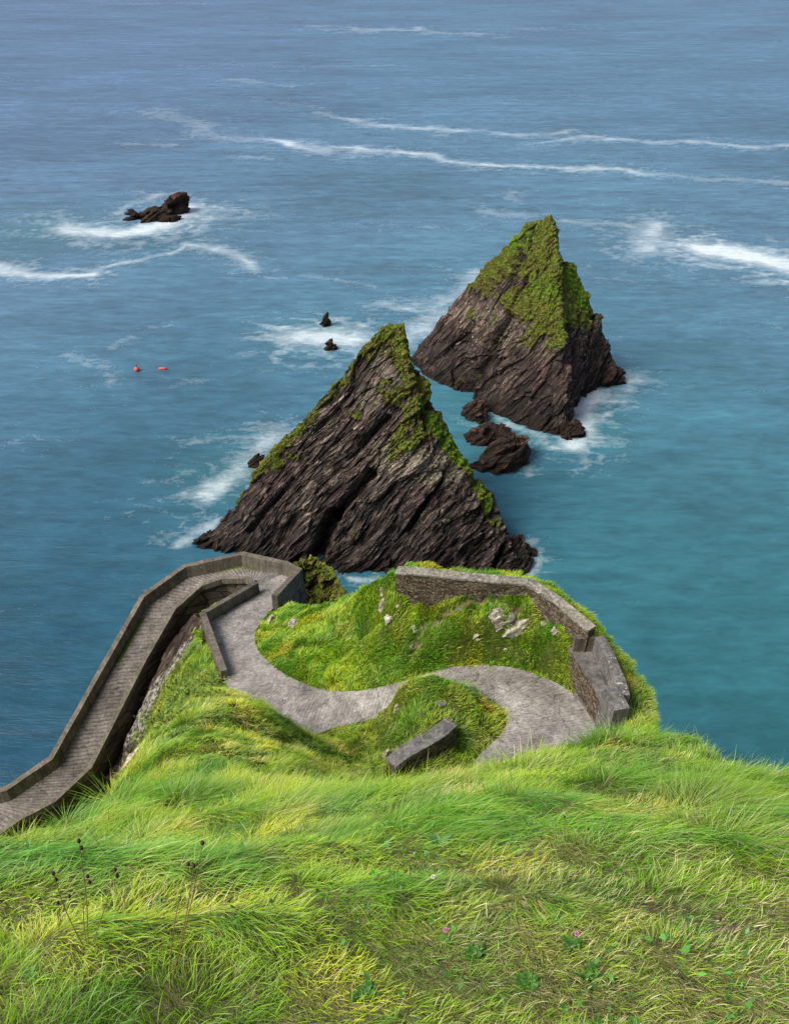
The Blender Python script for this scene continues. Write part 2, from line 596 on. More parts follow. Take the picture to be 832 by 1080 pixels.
M['yellow'] = mat_plain('yellow_petal', (.72, .5, .03), .2, .7, 90)
M['leaf'] = mat_plain('broad_leaf', (.05, .14, .016), .4, .55, 12)
M['bluegreen'] = mat_plain('blue_green_leaf', (.10, .22, .07), .3, .6, 12)
M['bramble'] = mat_plain('shrub_leaf', (.13, .20, .02), .5, .6, 5)

# ------------------------------------------------------------------ path (edge pairs: A outer side, B inner side, height)
PAIRS = [
    ((690, 860), (560, 870), 26.2, 26.2),
    ((668, 812), (522, 836), 25.0, 25.0),
    ((640, 784), (500, 806), 24.4, 24.4),
    ((624, 757), (528, 774), 24.0, 24.0),
    ((606, 733), (534, 756), 23.7, 23.7),
    ((575, 715), (524, 742), 23.4, 23.4),
    ((540, 704), (502, 731), 23.1, 23.1),
    ((502, 701), (478, 730), 22.9, 22.9),
    ((465, 706), (450, 740), 22.6, 22.6),
    ((430, 717), (415, 752), 22.3, 22.3),
    ((400, 725), (390, 759), 21.9, 21.9),
    ((370, 729), (355, 767), 21.5, 21.5),
    ((340, 727), (318, 777), 21.1, 21.1),
    ((312, 717), (272, 758), 20.6, 20.6),
    ((288, 702), (243, 728), 20.0, 20.0),
    ((273, 686), (231, 700), 19.4, 19.4),
    ((269, 670), (225, 680), 18.9, 18.9),
    ((276, 655), (219, 658), 18.4, 18.4),
    ((288, 642), (242, 643), 17.9, 17.9),
    ((301, 627), (260, 633), 17.4, 17.4),
    ((313, 614), (274, 625), 17.0, 17.0),
    ((300, 607), (273.5, 619), 16.8, 16.9),
    ((281, 603), (271, 613), 16.2, 16.5),
    ((256, 597), (262, 608.5), 15.8, 16.0),
    ((225, 604), (236, 608.5), 15.3, 15.5),
    ((198, 610), (212, 616), 15.0, 15.1),
    ((155, 641), (182, 642), 14.2, 14.2),
    ((123, 700), (150, 697), 12.6, 12.6),
    ((60, 812), (94, 808), 9.6, 9.6),
    ((12, 845), (57, 843), 8.7, 8.7),
    ((-8, 850), (22, 861), 8.4, 8.3),
    ((-70, 880), (-55, 915), 7.2, 7.2),
    ((-170, 930), (-150, 980), 5.6, 5.6),
]
PA = np.array([Z(*a, za) for a, b, za, zb in PAIRS])
PB = np.array([Z(*b, zb) for a, b, za, zb in PAIRS])
I_WALL = 14      # from here on the inner side is walled


def chaikin_pairs(P, keep_from):
    # smooth the curving upper part; keep the angular lower part crisp
    return P


tt = np.arange(len(PAIRS), dtype=float)


def spline(P, t):
    """Catmull-Rom through P for t<22, linear afterwards (the ramp is built of straight lengths)"""
    out = np.zeros((len(t), 3))
    i = np.clip(np.floor(t).astype(int), 0, len(P) - 2)
    f = (t - i)[:, None]
    p0 = P[np.clip(i - 1, 0, None)]; p1 = P[i]; p2 = P[i + 1]; p3 = P[np.clip(i + 2, None, len(P) - 1)]
    cr = .5 * ((2 * p1) + (-p0 + p2) * f + (2 * p0 - 5 * p1 + 4 * p2 - p3) * f ** 2 + (-p0 + 3 * p1 - 3 * p2 + p3) * f ** 3)
    li = p1 * (1 - f) + p2 * f
    w = (i < 17)[:, None]
    return np.where(w, cr, li)


def build_path():
    # arc-length sampling on the mid line
    t = np.linspace(0, len(PAIRS) - 1, 4000)
    mid = (spline(PA, t) + spline(PB, t)) / 2
    s = np.r_[0, np.cumsum(np.linalg.norm(np.diff(mid, axis=0), axis=1))]
    n = int(s[-1] / 0.042)
    ts = np.interp(np.linspace(0, s[-1], n), s, t)
    A, B = spline(PA, ts), spline(PB, ts)
    sl = np.linspace(0, s[-1], n)
    m = 46
    v = np.linspace(0, 1, m)
    V = A[:, None] * (1 - v[None, :, None]) + B[:, None] * v[None, :, None]
    wob = perlin(V * np.array([1.2, 1.2, 1.2])) * .5 + perlin(V * 3.1) * .12
    upper = 1 - sstep(20, 23, ts)
    per = np.where(upper > .5, .17, .26)
    ph = sl[:, None] / per[:, None] + wob * .5
    saw = ph - np.floor(ph)
    # each rib: a long flat tread with a short groove
    rib = sstep(0, .25, saw) * (1 - sstep(.8, 1.0, saw))
    amp = (.009 + .038 * (1 - upper))[:, None]
    wear = .55 + .45 * np.clip(perlin(V * .8) + .5, 0, 1)
    V[..., 2] += rib * amp * wear + fbm(V * 2.0, 3) * .02
    edge = np.minimum(v, 1 - v)[None] * np.linalg.norm(A - B, axis=1)[:, None]
    V[..., 2] -= sstep(.12, 0, edge) * .05 * 0
    worn = np.clip(.2 + .8 * upper[:, None] * np.ones((1, m)), 0, 1)
    aedge = v[None] * np.linalg.norm(A - B, axis=1)[:, None]
    # outer edge grass strips
    mossy = sstep(.34, .02, aedge) * .6
    strip = ((ts > 22.3) & (ts < 24.1)) | ((ts > 26.2) & (ts < 27.0))
    mossy = mossy + strip[:, None] * sstep(.6, .05, aedge) * .6
    bedge = (1 - v[None]) * np.linalg.norm(A - B, axis=1)[:, None]
    strip2 = (ts > 17.6) & (ts < 20.1)
    mossy = mossy + strip2[:, None] * sstep(.5, .05, bedge) * .75
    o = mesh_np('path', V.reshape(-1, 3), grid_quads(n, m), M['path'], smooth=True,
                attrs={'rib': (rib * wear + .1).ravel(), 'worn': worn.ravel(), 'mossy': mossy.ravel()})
    tag(o, 'ribbed grey concrete footpath winding in hairpins down the headland', 'path', kind='structure')
    return A, B, ts


PATH_A, PATH_B, PATH_T = build_path()

# ------------------------------------------------------------------ terrain
ctrl = []
c = ctrl.append
for px in (-500, -200, 0, 200, 416, 620, 832, 1050, 1300):
    for py, r in ((1080, 2.6), (1000, 3.05), (950, 3.5)):
        c(Rr(px, py, r * math.sqrt(1 + ((px - 416) / 1100) ** 2)))
for px, py, r in [(-350, 905, 5.0), (-150, 900, 4.7), (0, 905, 4.3), (150, 900, 4.5), (300, 900, 4.4), (430, 900, 4.3), (600, 900, 4.2), (832, 900, 4.3), (1000, 920, 4.5),
                  (-120, 882, 6.0), (0, 892, 5.2), (60, 910, 5.2),
                  (150, 860, 8.6), (230, 860, 7.6), (300, 855, 6.8), (430, 850, 5.6), (600, 845, 5.3), (740, 850, 5.3), (832, 855, 5.4),
                  (98, 896, 7.2), (118, 852, 10.8), (132, 824, 14.3), (150, 800, 18), (220, 800, 17), (300, 810, 13), (360, 822, 10), (400, 822, 9), (430, 812, 8), (500, 803, 7.8), (560, 797, 8.0),
                  (160, 778, 24), (198, 745, 31), (208, 727, 36.5), (230, 760, 27), (260, 742, 32), (228, 728, 37), (290, 775, 25), (310, 782, 25),
                  (620, 765, 9.6), (660, 754, 10.5), (700, 755, 10.5), (740, 775, 8.8), (780, 792, 7.8), (832, 812, 7.0), (950, 850, 6.0),
                  (640, 800, 7.2), (720, 805, 7.0), (780, 830, 6.3)]:
    q_ = Rr(px, py, r)
    q_[2] -= np.interp(r, [4, 5, 8, 18, 26, 32], [.06, .2, .38, .75, .6, .15])
    c(q_)
# hidden saddles behind the near crest
for px, py, y, dz in [(430, 815, 10, 1.2), (430, 815, 14, 1.4), (430, 815, 18, 1.0), (500, 806, 10, 1.5), (500, 806, 15, 1.8),
                      (560, 800, 9, 1.2), (560, 800, 14, 1.8), (620, 770, 11, 1.2), (620, 775, 16, 1.6),
                      (680, 760, 13, 1.6), (680, 760, 18, 1.2), (380, 815, 14, .9), (340, 800, 18, .8),
                      (740, 790, 12, 3.0), (-120, 885, 10, 4),
                      (0, 882, 8, 1.0), (0, 882, 11, 2.5), (0, 882, 15, 4.5), (0, 882, 20, 6.5), (40, 878, 9, 1.2), (40, 878, 12, 2.4), (40, 878, 16, 3.6), (40, 878, 21, 5),
                      (70, 872, 9, 1.0), (70, 872, 12, 1.8), (70, 872, 17, 3.0), (70, 872, 22, 4.0), (85, 858, 13, 1.0), (85, 858, 18, 2.2), (85, 858, 23, 3),
                      (108, 825, 15, .8), (108, 825, 19, 1.6), (105, 828, 24, 3), (140, 788, 19, .6), (140, 788, 24, 2.0), (170, 757, 24, .8), (170, 757, 27, 1.6)]:
    c(Yp(px, py, y, dz))
# the ground around and under the path
for i in range(1, 15):
    c((PA[i] + PB[i]) / 2)
for i in range(15, 19):
    c(PA[i]); c(PB[i] * .97 + PA[i] * .03)
# bank and headland beyond the path
for px, py, z in [(283, 652, 18.6), (300, 655, 19.1), (320, 650, 19.8), (340, 665, 20.9), (330, 690, 20.9), (345, 641, 20.4), (370, 645, 22.2), (375, 625, 22.4),
                  (400, 640, 23.6), (405, 614, 24.8), (400, 690, 22.6), (430, 670, 23.6), (430, 640, 24.7), (425, 622, 25.5), (470, 650, 24.8),
                  (480, 630, 25.6), (470, 680, 23.9), (530, 640, 25.7), (555, 640, 25.8), (535, 660, 25.2), (535, 685, 23.9), (575, 665, 25.2), (584, 684, 25.0), (596, 703, 24.6), (607, 722, 24.2), (565, 690, 24.3), (580, 706, 23.9),
                  (420, 606, 25.3), (490, 608, 25.3), (558, 612, 25.4), (600, 640, 25.6), (628, 665, 25.4), (650, 685, 25.2), (672, 715, 25.2), (690, 740, 25.2),
                  (640, 700, 25.0), (650, 735, 25.0), (618, 740, 24.0),
                  # island inside the bend
                   (430, 765, 24.4), (470, 760, 24.9), (500, 755, 24.4), (455, 790, 24.45), (490, 782, 24.15), (510, 765, 24.2), (425, 790, 24.4),
                  (400, 785, 23.2), (380, 778, 22.6), (350, 783, 21.9), (395, 800, 23.6),
                  # rock face and ledge inside the ramp
                  (205, 700, 18.2), (195, 690, 16.8), (180, 700, 14.2), (165, 720, 12.6), (150, 745, 11.0), (213, 668, 17.3),
                  (150, 712, 9.0), (130, 750, 7.6), (175, 668, 10.6), (200, 650, 12.2), (110, 795, 6.2), (130, 800, 9), (95, 825, 5.2), (120, 850, 5.4), (80, 850, 4.4),
                  (240, 625, 12.0), (255, 618, 13.0), (40, 880, 3.0), (-60, 920, 2.0),
                  (340, 625, 14.2), (320, 628, 14.5)]:
    c(Z(px, py, z))
for a_ in [(440, 717, 23.1), (455, 716, 23.1), (426, 724, 23.1), (478, 724, 22.9), (420, 742, 22.7)]:
    c(Yp(*a_))
for p in [(0, -1, 50.0), (-6, -1, 50.2), (6, -1, 50.0), (0, -8, 54), (-12, -4, 51), (12, -4, 49), (-12, 3, 45), (-14, 8, 38), (10, 4, 44)]:
    c(np.array(p, float))
ctrl = np.array(ctrl)


def tps_fit(P, lam=0.02):
    n = len(P)
    r2 = ((P[:, None, :2] - P[None, :, :2]) ** 2).sum(-1)
    K = .5 * r2 * np.log(r2 + 1e-9)
    # looser fit far away than near
    w = 0.02 + .004 * np.linalg.norm(P - CAM, axis=1)
    A = np.zeros((n + 3, n + 3))
    A[:n, :n] = K + np.diag(w * lam * 10)
    A[:n, n] = 1; A[:n, n + 1:] = P[:, :2]
    A[n, :n] = 1; A[n + 1:, :n] = P[:, :2].T
    b = np.r_[P[:, 2], 0, 0, 0]
    return np.linalg.solve(A, b)


W = tps_fit(ctrl)


def tps(x, y):
    sh = x.shape
    x = x.ravel(); y = y.ravel()
    out = np.empty_like(x)
    for s in range(0, len(x), 40000):
        dx = x[s:s + 40000, None] - ctrl[None, :, 0]
        dy = y[s:s + 40000, None] - ctrl[None, :, 1]
        r2 = dx * dx + dy * dy
        out[s:s + 40000] = (.5 * r2 * np.log(r2 + 1e-9)) @ W[:-3] + W[-3] + W[-2] * x[s:s + 40000] + W[-1] * y[s:s + 40000]
    return out.reshape(sh)


# coast line (plan): clockwise from the hairpin
coast = []
mid = PA * .55 + PB * .45
for i in (31, 30, 29, 28, 27, 26, 25, 24, 23, 22, 21):
    coast.append(mid[min(i, len(PAIRS) - 1)][:2])
coast.append(mid[20][:2])
for px, py, z in [(300, 638, 17.6), (330, 637, 19.6), (345, 640, 20.4), (372, 622, 22.4), (405, 608, 24.8), (416, 600, 25.3), (490, 604, 25.3), (560, 607, 25.4),
                  (612, 636, 25.5), (645, 672, 25.3), (672, 708, 25.2), (694, 741, 25.2)]:
    coast.append(Z(px, py, z)[:2])
for px, py, y in [(705, 757, 16), (712, 760, 12)]:
    coast.append(Yp(px, py, y)[:2])
for px, py, r in [(745, 773, 9.4), (790, 791, 8.4), (840, 812, 7.7), (950, 846, 7.0), (1100, 880, 6.8)]:
    coast.append(Rr(px, py, r)[:2])
coast += [np.array(p, float) for p in [(11, 2), (18, -10), (-40, -10), (-34, 6), (-30, 16)]]
coast = np.array(coast)


def sdist(x, y, poly):
    """>0 outside"""
    sh = x.shape
    x = x.ravel(); y = y.ravel()
    d = np.full(len(x), 1e9)
    ins = np.zeros(len(x), bool)
    n = len(poly)
    for i in range(n):
        a = poly[i]; b = poly[(i + 1) % n]
        e = b - a
        wx = x - a[0]; wy = y - a[1]
        t = np.clip((wx * e[0] + wy * e[1]) / (e @ e), 0, 1)
        d = np.minimum(d, (wx - e[0] * t) ** 2 + (wy - e[1] * t) ** 2)
        cond = ((a[1] > y) != (b[1] > y))
        with np.errstate(divide='ignore', invalid='ignore'):
            xi = (b[0] - a[0]) * (y - a[1]) / (b[1] - a[1] + 1e-12) + a[0]
        ins ^= cond & (x < xi)
    d = np.sqrt(d)
    return np.where(ins, -d, d).reshape(sh)


PM = (PATH_A + PATH_B) / 2
sub = slice(None, None, 6)
pmA, pmB, pmT = PATH_A[sub], PATH_B[sub], PATH_T[sub]


def path_local(x, y):
    """for each point: path height, distance beyond edge A (+) , beyond edge B (+), t index"""
    sh = x.shape
    x = x.ravel(); y = y.ravel()
    n = len(x)
    zz = np.zeros(n); da = np.full(n, 99.); db = np.full(n, 99.); ti = np.zeros(n)
    M_ = (pmA + pmB) / 2
    for s in range(0, n, 30000):
        X = x[s:s + 30000, None]; Y = y[s:s + 30000, None]
        # distance to segment A-B of each station
        ex = (pmB - pmA)[:, 0][None]; ey = (pmB - pmA)[:, 1][None]
        wx = X - pmA[:, 0][None]; wy = Y - pmA[:, 1][None]
        L2 = ex ** 2 + ey ** 2
        t = (wx * ex + wy * ey) / L2
        tc = np.clip(t, 0, 1)
        d2 = (wx - ex * tc) ** 2 + (wy - ey * tc) ** 2
        k = d2.argmin(1)
        r = np.arange(len(k))
        tk = t[r, k]; L = np.sqrt(L2[0, k])
        dk = np.sqrt(d2[r, k])
        tcl = tc[r, k]
        zz[s:s + 30000] = pmA[k, 2] * (1 - tcl) + pmB[k, 2] * tcl
        da[s:s + 30000] = np.where(tk < 0, dk, np.where(tk > 1, 99, -tk * L))
        db[s:s + 30000] = np.where(tk > 1, dk, np.where(tk < 0, 99, -(1 - tk) * L))
        # inside but off the ends
        off = (tk >= 0) & (tk <= 1) & (dk > .6)
        da[s:s + 30000][off] = 99; db[s:s + 30000][off] = 99
        ti[s:s + 30000] = pmT[k]
    return zz.reshape(sh), da.reshape(sh), db.reshape(sh), ti.reshape(sh)


ROCKBLOBS = [(Z(165, 730, 12.5), 3.6, 1.0), (Z(182, 700, 14.5), 2.6, 1.0), (Z(150, 760, 10.5), 3.0, .7), (Z(195, 690, 16.2), 1.5, .9),
             (Z(100, 850, 5), 3.6, .0), (Z(130, 800, 7), 4.0, .0), (Z(175, 668, 11), 3.0, .1), (Z(235, 628, 12), 2.5, .0)]
SOILBLOBS = [(Rr(690, 962, 3.4), .17), (Rr(676, 1050, 2.8), .09), (Rr(560, 960, 3.5), .06), (Rr(760, 985, 3.2), .10), (Rr(350, 1062, 2.75), .06), (Rr(500, 1030, 2.9), .05)]


LEDGES = [([(458, 648, 25.0), (470, 643, 25.1), (490, 641, 25.2), (510, 642, 25.2), (528, 645, 25.3), (545, 652, 25.2)], .10),
          ([(436, 668, 24.0), (443, 660, 24.3), (452, 652, 24.6)], .09), ([(431, 694, 22.9), (436, 686, 23.2), (443, 680, 23.4)], .12)]


TUFTS = [(Rr(60, 925, 3.9), .50), (Rr(210, 930, 3.9), .45), (Rr(330, 905, 4.2), .35), (Rr(470, 880, 4.7), .55), (Rr(620, 885, 4.6), .45), (Rr(800, 850, 5.4), .5), (Rr(560, 850, 5.2), .5),
         (Rr(240, 1000, 3.05), .22), (Rr(560, 985, 3.2), .18), (Rr(120, 1010, 3.0), .2), (Rr(420, 960, 3.45), .2), (Rr(700, 905, 4.3), .3), (Rr(250, 835, 9), 1.0), (Rr(130, 830, 12.5), 1.1), (Rr(720, 815, 6.6), .7)]


def tuft_field(x, y):
    m = np.zeros_like(x)
    nz = 1 + .35 * noise2(x, y, 2.2, 2, 41.0)
    for c_, r_ in TUFTS:
        q = np.sqrt(((x - c_[0]) * .62) ** 2 + (y - c_[1]) ** 2) / (r_ * .75) * nz
        m = np.maximum(m, np.exp(-(q * 1.1) ** 2))
    return m


def ledge_field(x, y):
    m = np.zeros_like(x)
    for pl, w_ in LEDGES:
        P = np.array([Z(*q) for q in pl])
        d = np.full(x.shape, 1e9)
        for a, b in zip(P[:-1], P[1:]):
            e = b[:2] - a[:2]
            t = np.clip(((x - a[0]) * e[0] + (y - a[1]) * e[1]) / (e @ e), 0, 1)
            d = np.minimum(d, np.sqrt((x - a[0] - e[0] * t) ** 2 + (y - a[1] - e[1] * t) ** 2))
        m = np.maximum(m, 1 - sstep(w_ * .5, w_ * 1.6, d + .2 * noise2(x, y, 3.0, 2, 90.0)))
    return m


def terrain_fields(x, y):
    base = tps(x, y)
    rr = np.sqrt(x ** 2 + y ** 2)
    z = base
    # hummocks
    amp_near = .07 + .10 * sstep(2.5, 8, rr)
    z = z + amp_near * noise2(x, y, .9, 3, 3.1) * 1.2
    z = z + .34 * sstep(10, 22, rr) * noise2(x, y, .45, 3, 7.7)
    far = sstep(18, 24, y)
    z = z + far * .55 * np.abs(noise2(x, y, .75, 3, 1.7)) + far * .22 * noise2(x, y, 1.7, 3, 9.7)
    steep_area = sstep(22, 26, y) * sstep(-9.5, -12, x)
    z = z + steep_area * 0.7 * noise2(x, y, .6, 4, 4.4)
    z = z - .35 * ledge_field(x, y)
    tu = np.where(rr < 4.2, .33, .6)
    k_ = (y < 12)
    ex, ey, hh, hd = cells2(x.ravel(), y.ravel(), .5, 3)
    z = z + (.10 * (1 - np.clip(hd, 0, 1) ** 2) * (.3 + hh)).reshape(z.shape) * (y < 12) * sstep(12, 8, y)
    z = z + .16 * tuft_field(x, y) * (y < 12)
    zz, da, db, ti = path_local(x, y)
    z0 = z
    # upper length: bench cut both sides
    up = ti < 16.9
    wl = 1.15
    outA = np.where(da > 0, da, 0); outB = np.where(db > 0, db, 0)
    inside = (da <= 0) & (db <= 0)
    wa = np.where(ti < 10, .45, wl)
    fa = 1 - sstep(.05, wa, da)
    wb = np.where((ti > 4) & (ti < 9.6), .8, wl)
    fb = 1 - sstep(.05, wb, db)
    target = zz - .10
    sideA = (da > 0) & (da < wl) & (ti < 19.2)
    sideB = (db > 0) & (db < wl) & (ti < I_WALL)
    z = np.where(sideA, z0 * (1 - fa) + (target + .12 * sstep(0, .3, da)) * fa, z)
    z = np.where(sideB, z0 * (1 - fb) + (target + .12 * sstep(0, .3, db)) * fb, z)
    z = np.where(inside & (ti < 19.5), target, z)
    z = np.where(inside & (ti >= 19.5), np.minimum(z, target - .4), z)
    # ground beyond ramp edges stays below it
    lowA = (da > 0) & (da < 1.6) & (ti >= 19.2)
    z = np.where(lowA, np.minimum(z, zz - .6), z)
    lowB = (db > 0) & (db < 1.2) & (ti >= I_WALL)
    z = np.where(lowB & (ti < 21), np.minimum(z, zz - .45), z)
    z = np.where(lowB & (ti >= 21), np.minimum(z, zz - 2.6), z)
    # cliff
    d = sdist(x, y, coast)
    d = d + .55 * noise2(x, y, .5, 3, 5.5) * sstep(-.8, .8, d)
    dd = np.clip(d, 0, None)
    wid = 6.5
    s = 1 - (1 - np.clip(dd / wid, 0, 1)) ** 2.2
    ztop = z
    z = ztop * (1 - s) + (-4.0) * s
    z = z + (dd > .3) * sstep(.3, 1.5, dd) * 1.6 * noise2(x, y, .55, 4, 8.1) * (dd < 9)
    z = np.maximum(z, -5)
    return z, d, da, db, ti, zz


def build_terrain():
    # finer near the camera
    xs = np.unique(np.round(np.concatenate([np.arange(-46, -6, .22), np.arange(-6, 6, .11), np.arange(6, 34, .2)]), 4))
    ys = np.unique(np.round(np.concatenate([np.arange(-10, 0, .5), np.arange(0, 9, .10), np.arange(9, 20, .18), np.arange(20, 48, .14), np.arange(48, 58, .4)]), 4))
    X, Y = np.meshgrid(xs, ys, indexing='ij')
    z, d, da, db, ti, zz = terrain_fields(X, Y)
    gx = np.gradient(z, xs, axis=0); gy = np.gradient(z, ys, axis=1)
    sl = np.sqrt(gx ** 2 + gy ** 2)
    rock = sstep(2.6, 4.2, sl) * (Y > 14) * (X < -7) + sstep(.5, 1.6, d) * (.55 + .45 * sstep(-1.5, -4, z - 24))
    lich = np.zeros_like(z)
    P = np.stack([X, Y, z], -1)
    for cpt, r, l in ROCKBLOBS:
        q = np.sqrt(((P - cpt) ** 2).sum(-1)) / r
        m = 1 - sstep(.55, 1.1, q)
        rock = np.maximum(rock, m); lich = np.maximum(lich, m * l)
    bank = (Y > 24) & (X > -8) & (X < 10) & (d < 0)
    led = np.abs(noise2(X, Y, .55, 3, 12.3))
    soil = np.maximum(ledge_field(X, Y), 0)
    for cpt, r in SOILBLOBS:
        q = np.sqrt(((P - cpt) ** 2).sum(-1)) / r
        soil = np.maximum(soil, 1 - sstep(.5, 1.2, q))
    # edge fringe of the path inside bends
    lich = np.maximum(lich, bank * sstep(.3, .45, noise2(X, Y, .35, 2, 2.2)) * .5)
    o = mesh_np('headland_ground', P.reshape(-1, 3), grid_quads(len(xs), len(ys)), M['ground'], smooth=True,
                attrs={'rock': np.clip(rock, 0, 1).ravel(), 'lichen': np.clip(lich, 0, 1).ravel(), 'soil': np.clip(soil, 0, 1).ravel()})
    tag(o, 'steep green headland dropping in cliffs to the sea', 'headland', kind='structure')
    return xs, ys, z, d, rock, soil, da, db, ti, sl


TX, TY, TZ, TD, TROCK, TSOIL, TDA, TDB, TTI, TSL = build_terrain()


def samp(G, x, y):
    i = np.clip(np.searchsorted(TX, x) - 1, 0, len(TX) - 2)
    j = np.clip(np.searchsorted(TY, y) - 1, 0, len(TY) - 2)
    fx = np.clip((x - TX[i]) / (TX[i + 1] - TX[i]), 0, 1); fy = np.clip((y - TY[j]) / (TY[j + 1] - TY[j]), 0, 1)
    return (G[i, j] * (1 - fx) * (1 - fy) + G[i + 1, j] * fx * (1 - fy) + G[i, j + 1] * (1 - fx) * fy + G[i + 1, j + 1] * fx * fy)


def ground_z(x, y):
    return float(samp(TZ, np.array([x]), np.array([y]))[0])


def ground_hit(px, py, rmax=60, r0=1.0):
    """first point of the ground along a line of sight (surveying aid)"""
    d = ray(px, py); d = d / np.linalg.norm(d)
    r = np.arange(r0, rmax, .02)
    P = CAM + d[None] * r[:, None]
    g = samp(TZ, P[:, 0], P[:, 1])
    k = np.argmax(P[:, 2] < g)
    return P[k]


# ------------------------------------------------------------------ sea
def seg_dist(x, y, poly):
    d = np.full(x.shape, 1e9)
    for a, b in zip(poly[:-1], poly[1:]):
        e = b[:2] - a[:2]
        t = np.clip(((x - a[0]) * e[0] + (y - a[1]) * e[1]) / (e @ e + 1e-9), 0, 1)
        d = np.minimum(d, (x - a[0] - e[0] * t) ** 2 + (y - a[1] - e[1] * t) ** 2)
    return np.sqrt(d)


FOAM = [  # image survey points, half width (px), strength
    ([(-30, 278), (0, 283), (30, 290), (95, 288)], 4.5, 1.15), ([(100, 282), (140, 275), (175, 268), (192, 261)], 3.0, .8),
    ([(192, 258), (230, 265), (255, 270), (272, 283)], 4.0, .75), ([(280, 294), (320, 291), (360, 295), (398, 300)], 2.6, .5),
    ([(400, 317), (432, 325)], 5, .7), ([(275, 147), (340, 158), (400, 160), (460, 165), (510, 175), (600, 177), (680, 184)], 2.6, .95),
    ([(690, 183), (760, 187), (850, 194)], 2.4, .6), ([(340, 121), (400, 130), (460, 138), (530, 142), (605, 141)], 2.2, .7),
    ([(592, 148), (700, 151), (860, 154)], 2.2, .8), ([(165, 119), (200, 126), (225, 142), (260, 148)], 5, .5), ([(140, 150), (178, 151)], 2.2, .55),
    ([(250, 163), (292, 166)], 2.4, .5), ([(235, 87), (312, 89)], 1.6, .55), ([(275, 105), (333, 114)], 3, .4), ([(330, 29), (420, 31), (505, 36)], 1.6, .55),
    ([(190, 67), (300, 69), (430, 70)], 1.2, .3), ([(505, 221), (560, 228)], 4, .55), ([(533, 205), (548, 214)], 4, .5),
    ([(588, 233), (660, 236), (690, 253), (740, 265), (775, 266)], 4, .62), ([(745, 266), (800, 271), (850, 284)], 9.5, 1.45), ([(692, 238), (680, 262)], 8, .85),
    ([(72, 243), (130, 241), (175, 235), (198, 222)], 7, 1.15), ([(130, 222), (160, 206), (195, 204)], 3, .6), ([(0, 245), (60, 246)], 7, .35), ([(186, 208), (202, 214)], 4, .5),
    ([(315, 354), (368, 357)], 11, 1.15), ([(330, 372), (356, 374)], 4, .5),
    ([(70, 377), (100, 384), (118, 400)], 7, .45), ([(125, 366), (150, 352)], 4, .42), ([(162, 345), (176, 336)], 5, .35), ([(190, 402), (212, 402)], 6, .4), ([(160, 398), (170, 402)], 3, .3),
    ([(216, 520), (245, 500), (275, 472), (300, 455)], 14, .8), ([(190, 572), (208, 562), (225, 552)], 9, .8), ([(190, 466), (215, 464)], 5, .35), ([(150, 530), (190, 535)], 5, .3),
    ([(425, 362), (450, 345), (500, 288)], 9, .62), ([(515, 436), (540, 448), (570, 458)], 5, .8),
    ([(600, 468), (613, 452), (613, 430), (628, 414)], 9, 1.2), ([(615, 425), (655, 412), (668, 395)], 8, .6),
    ([(556, 603), (566, 590), (560, 572)], 7, .7), ([(365, 612), (395, 614)], 5, .8), ([(505, 462), (540, 470)], 4, .4), ([(550, 480), (562, 498)], 5, .6),
    ([(0, 640), (30, 640)], 9, .28), ([(150, 618), (175, 620)], 4, .4), ([(470, 440), (500, 452)], 5, .4), ([(640, 640), (700, 632)], 10, .12),
    ([(0, 470), (60, 462)], 8, .2), ([(700, 230), (760, 222)], 4, .3), ([(620, 292), (680, 300)], 4, .25),
]


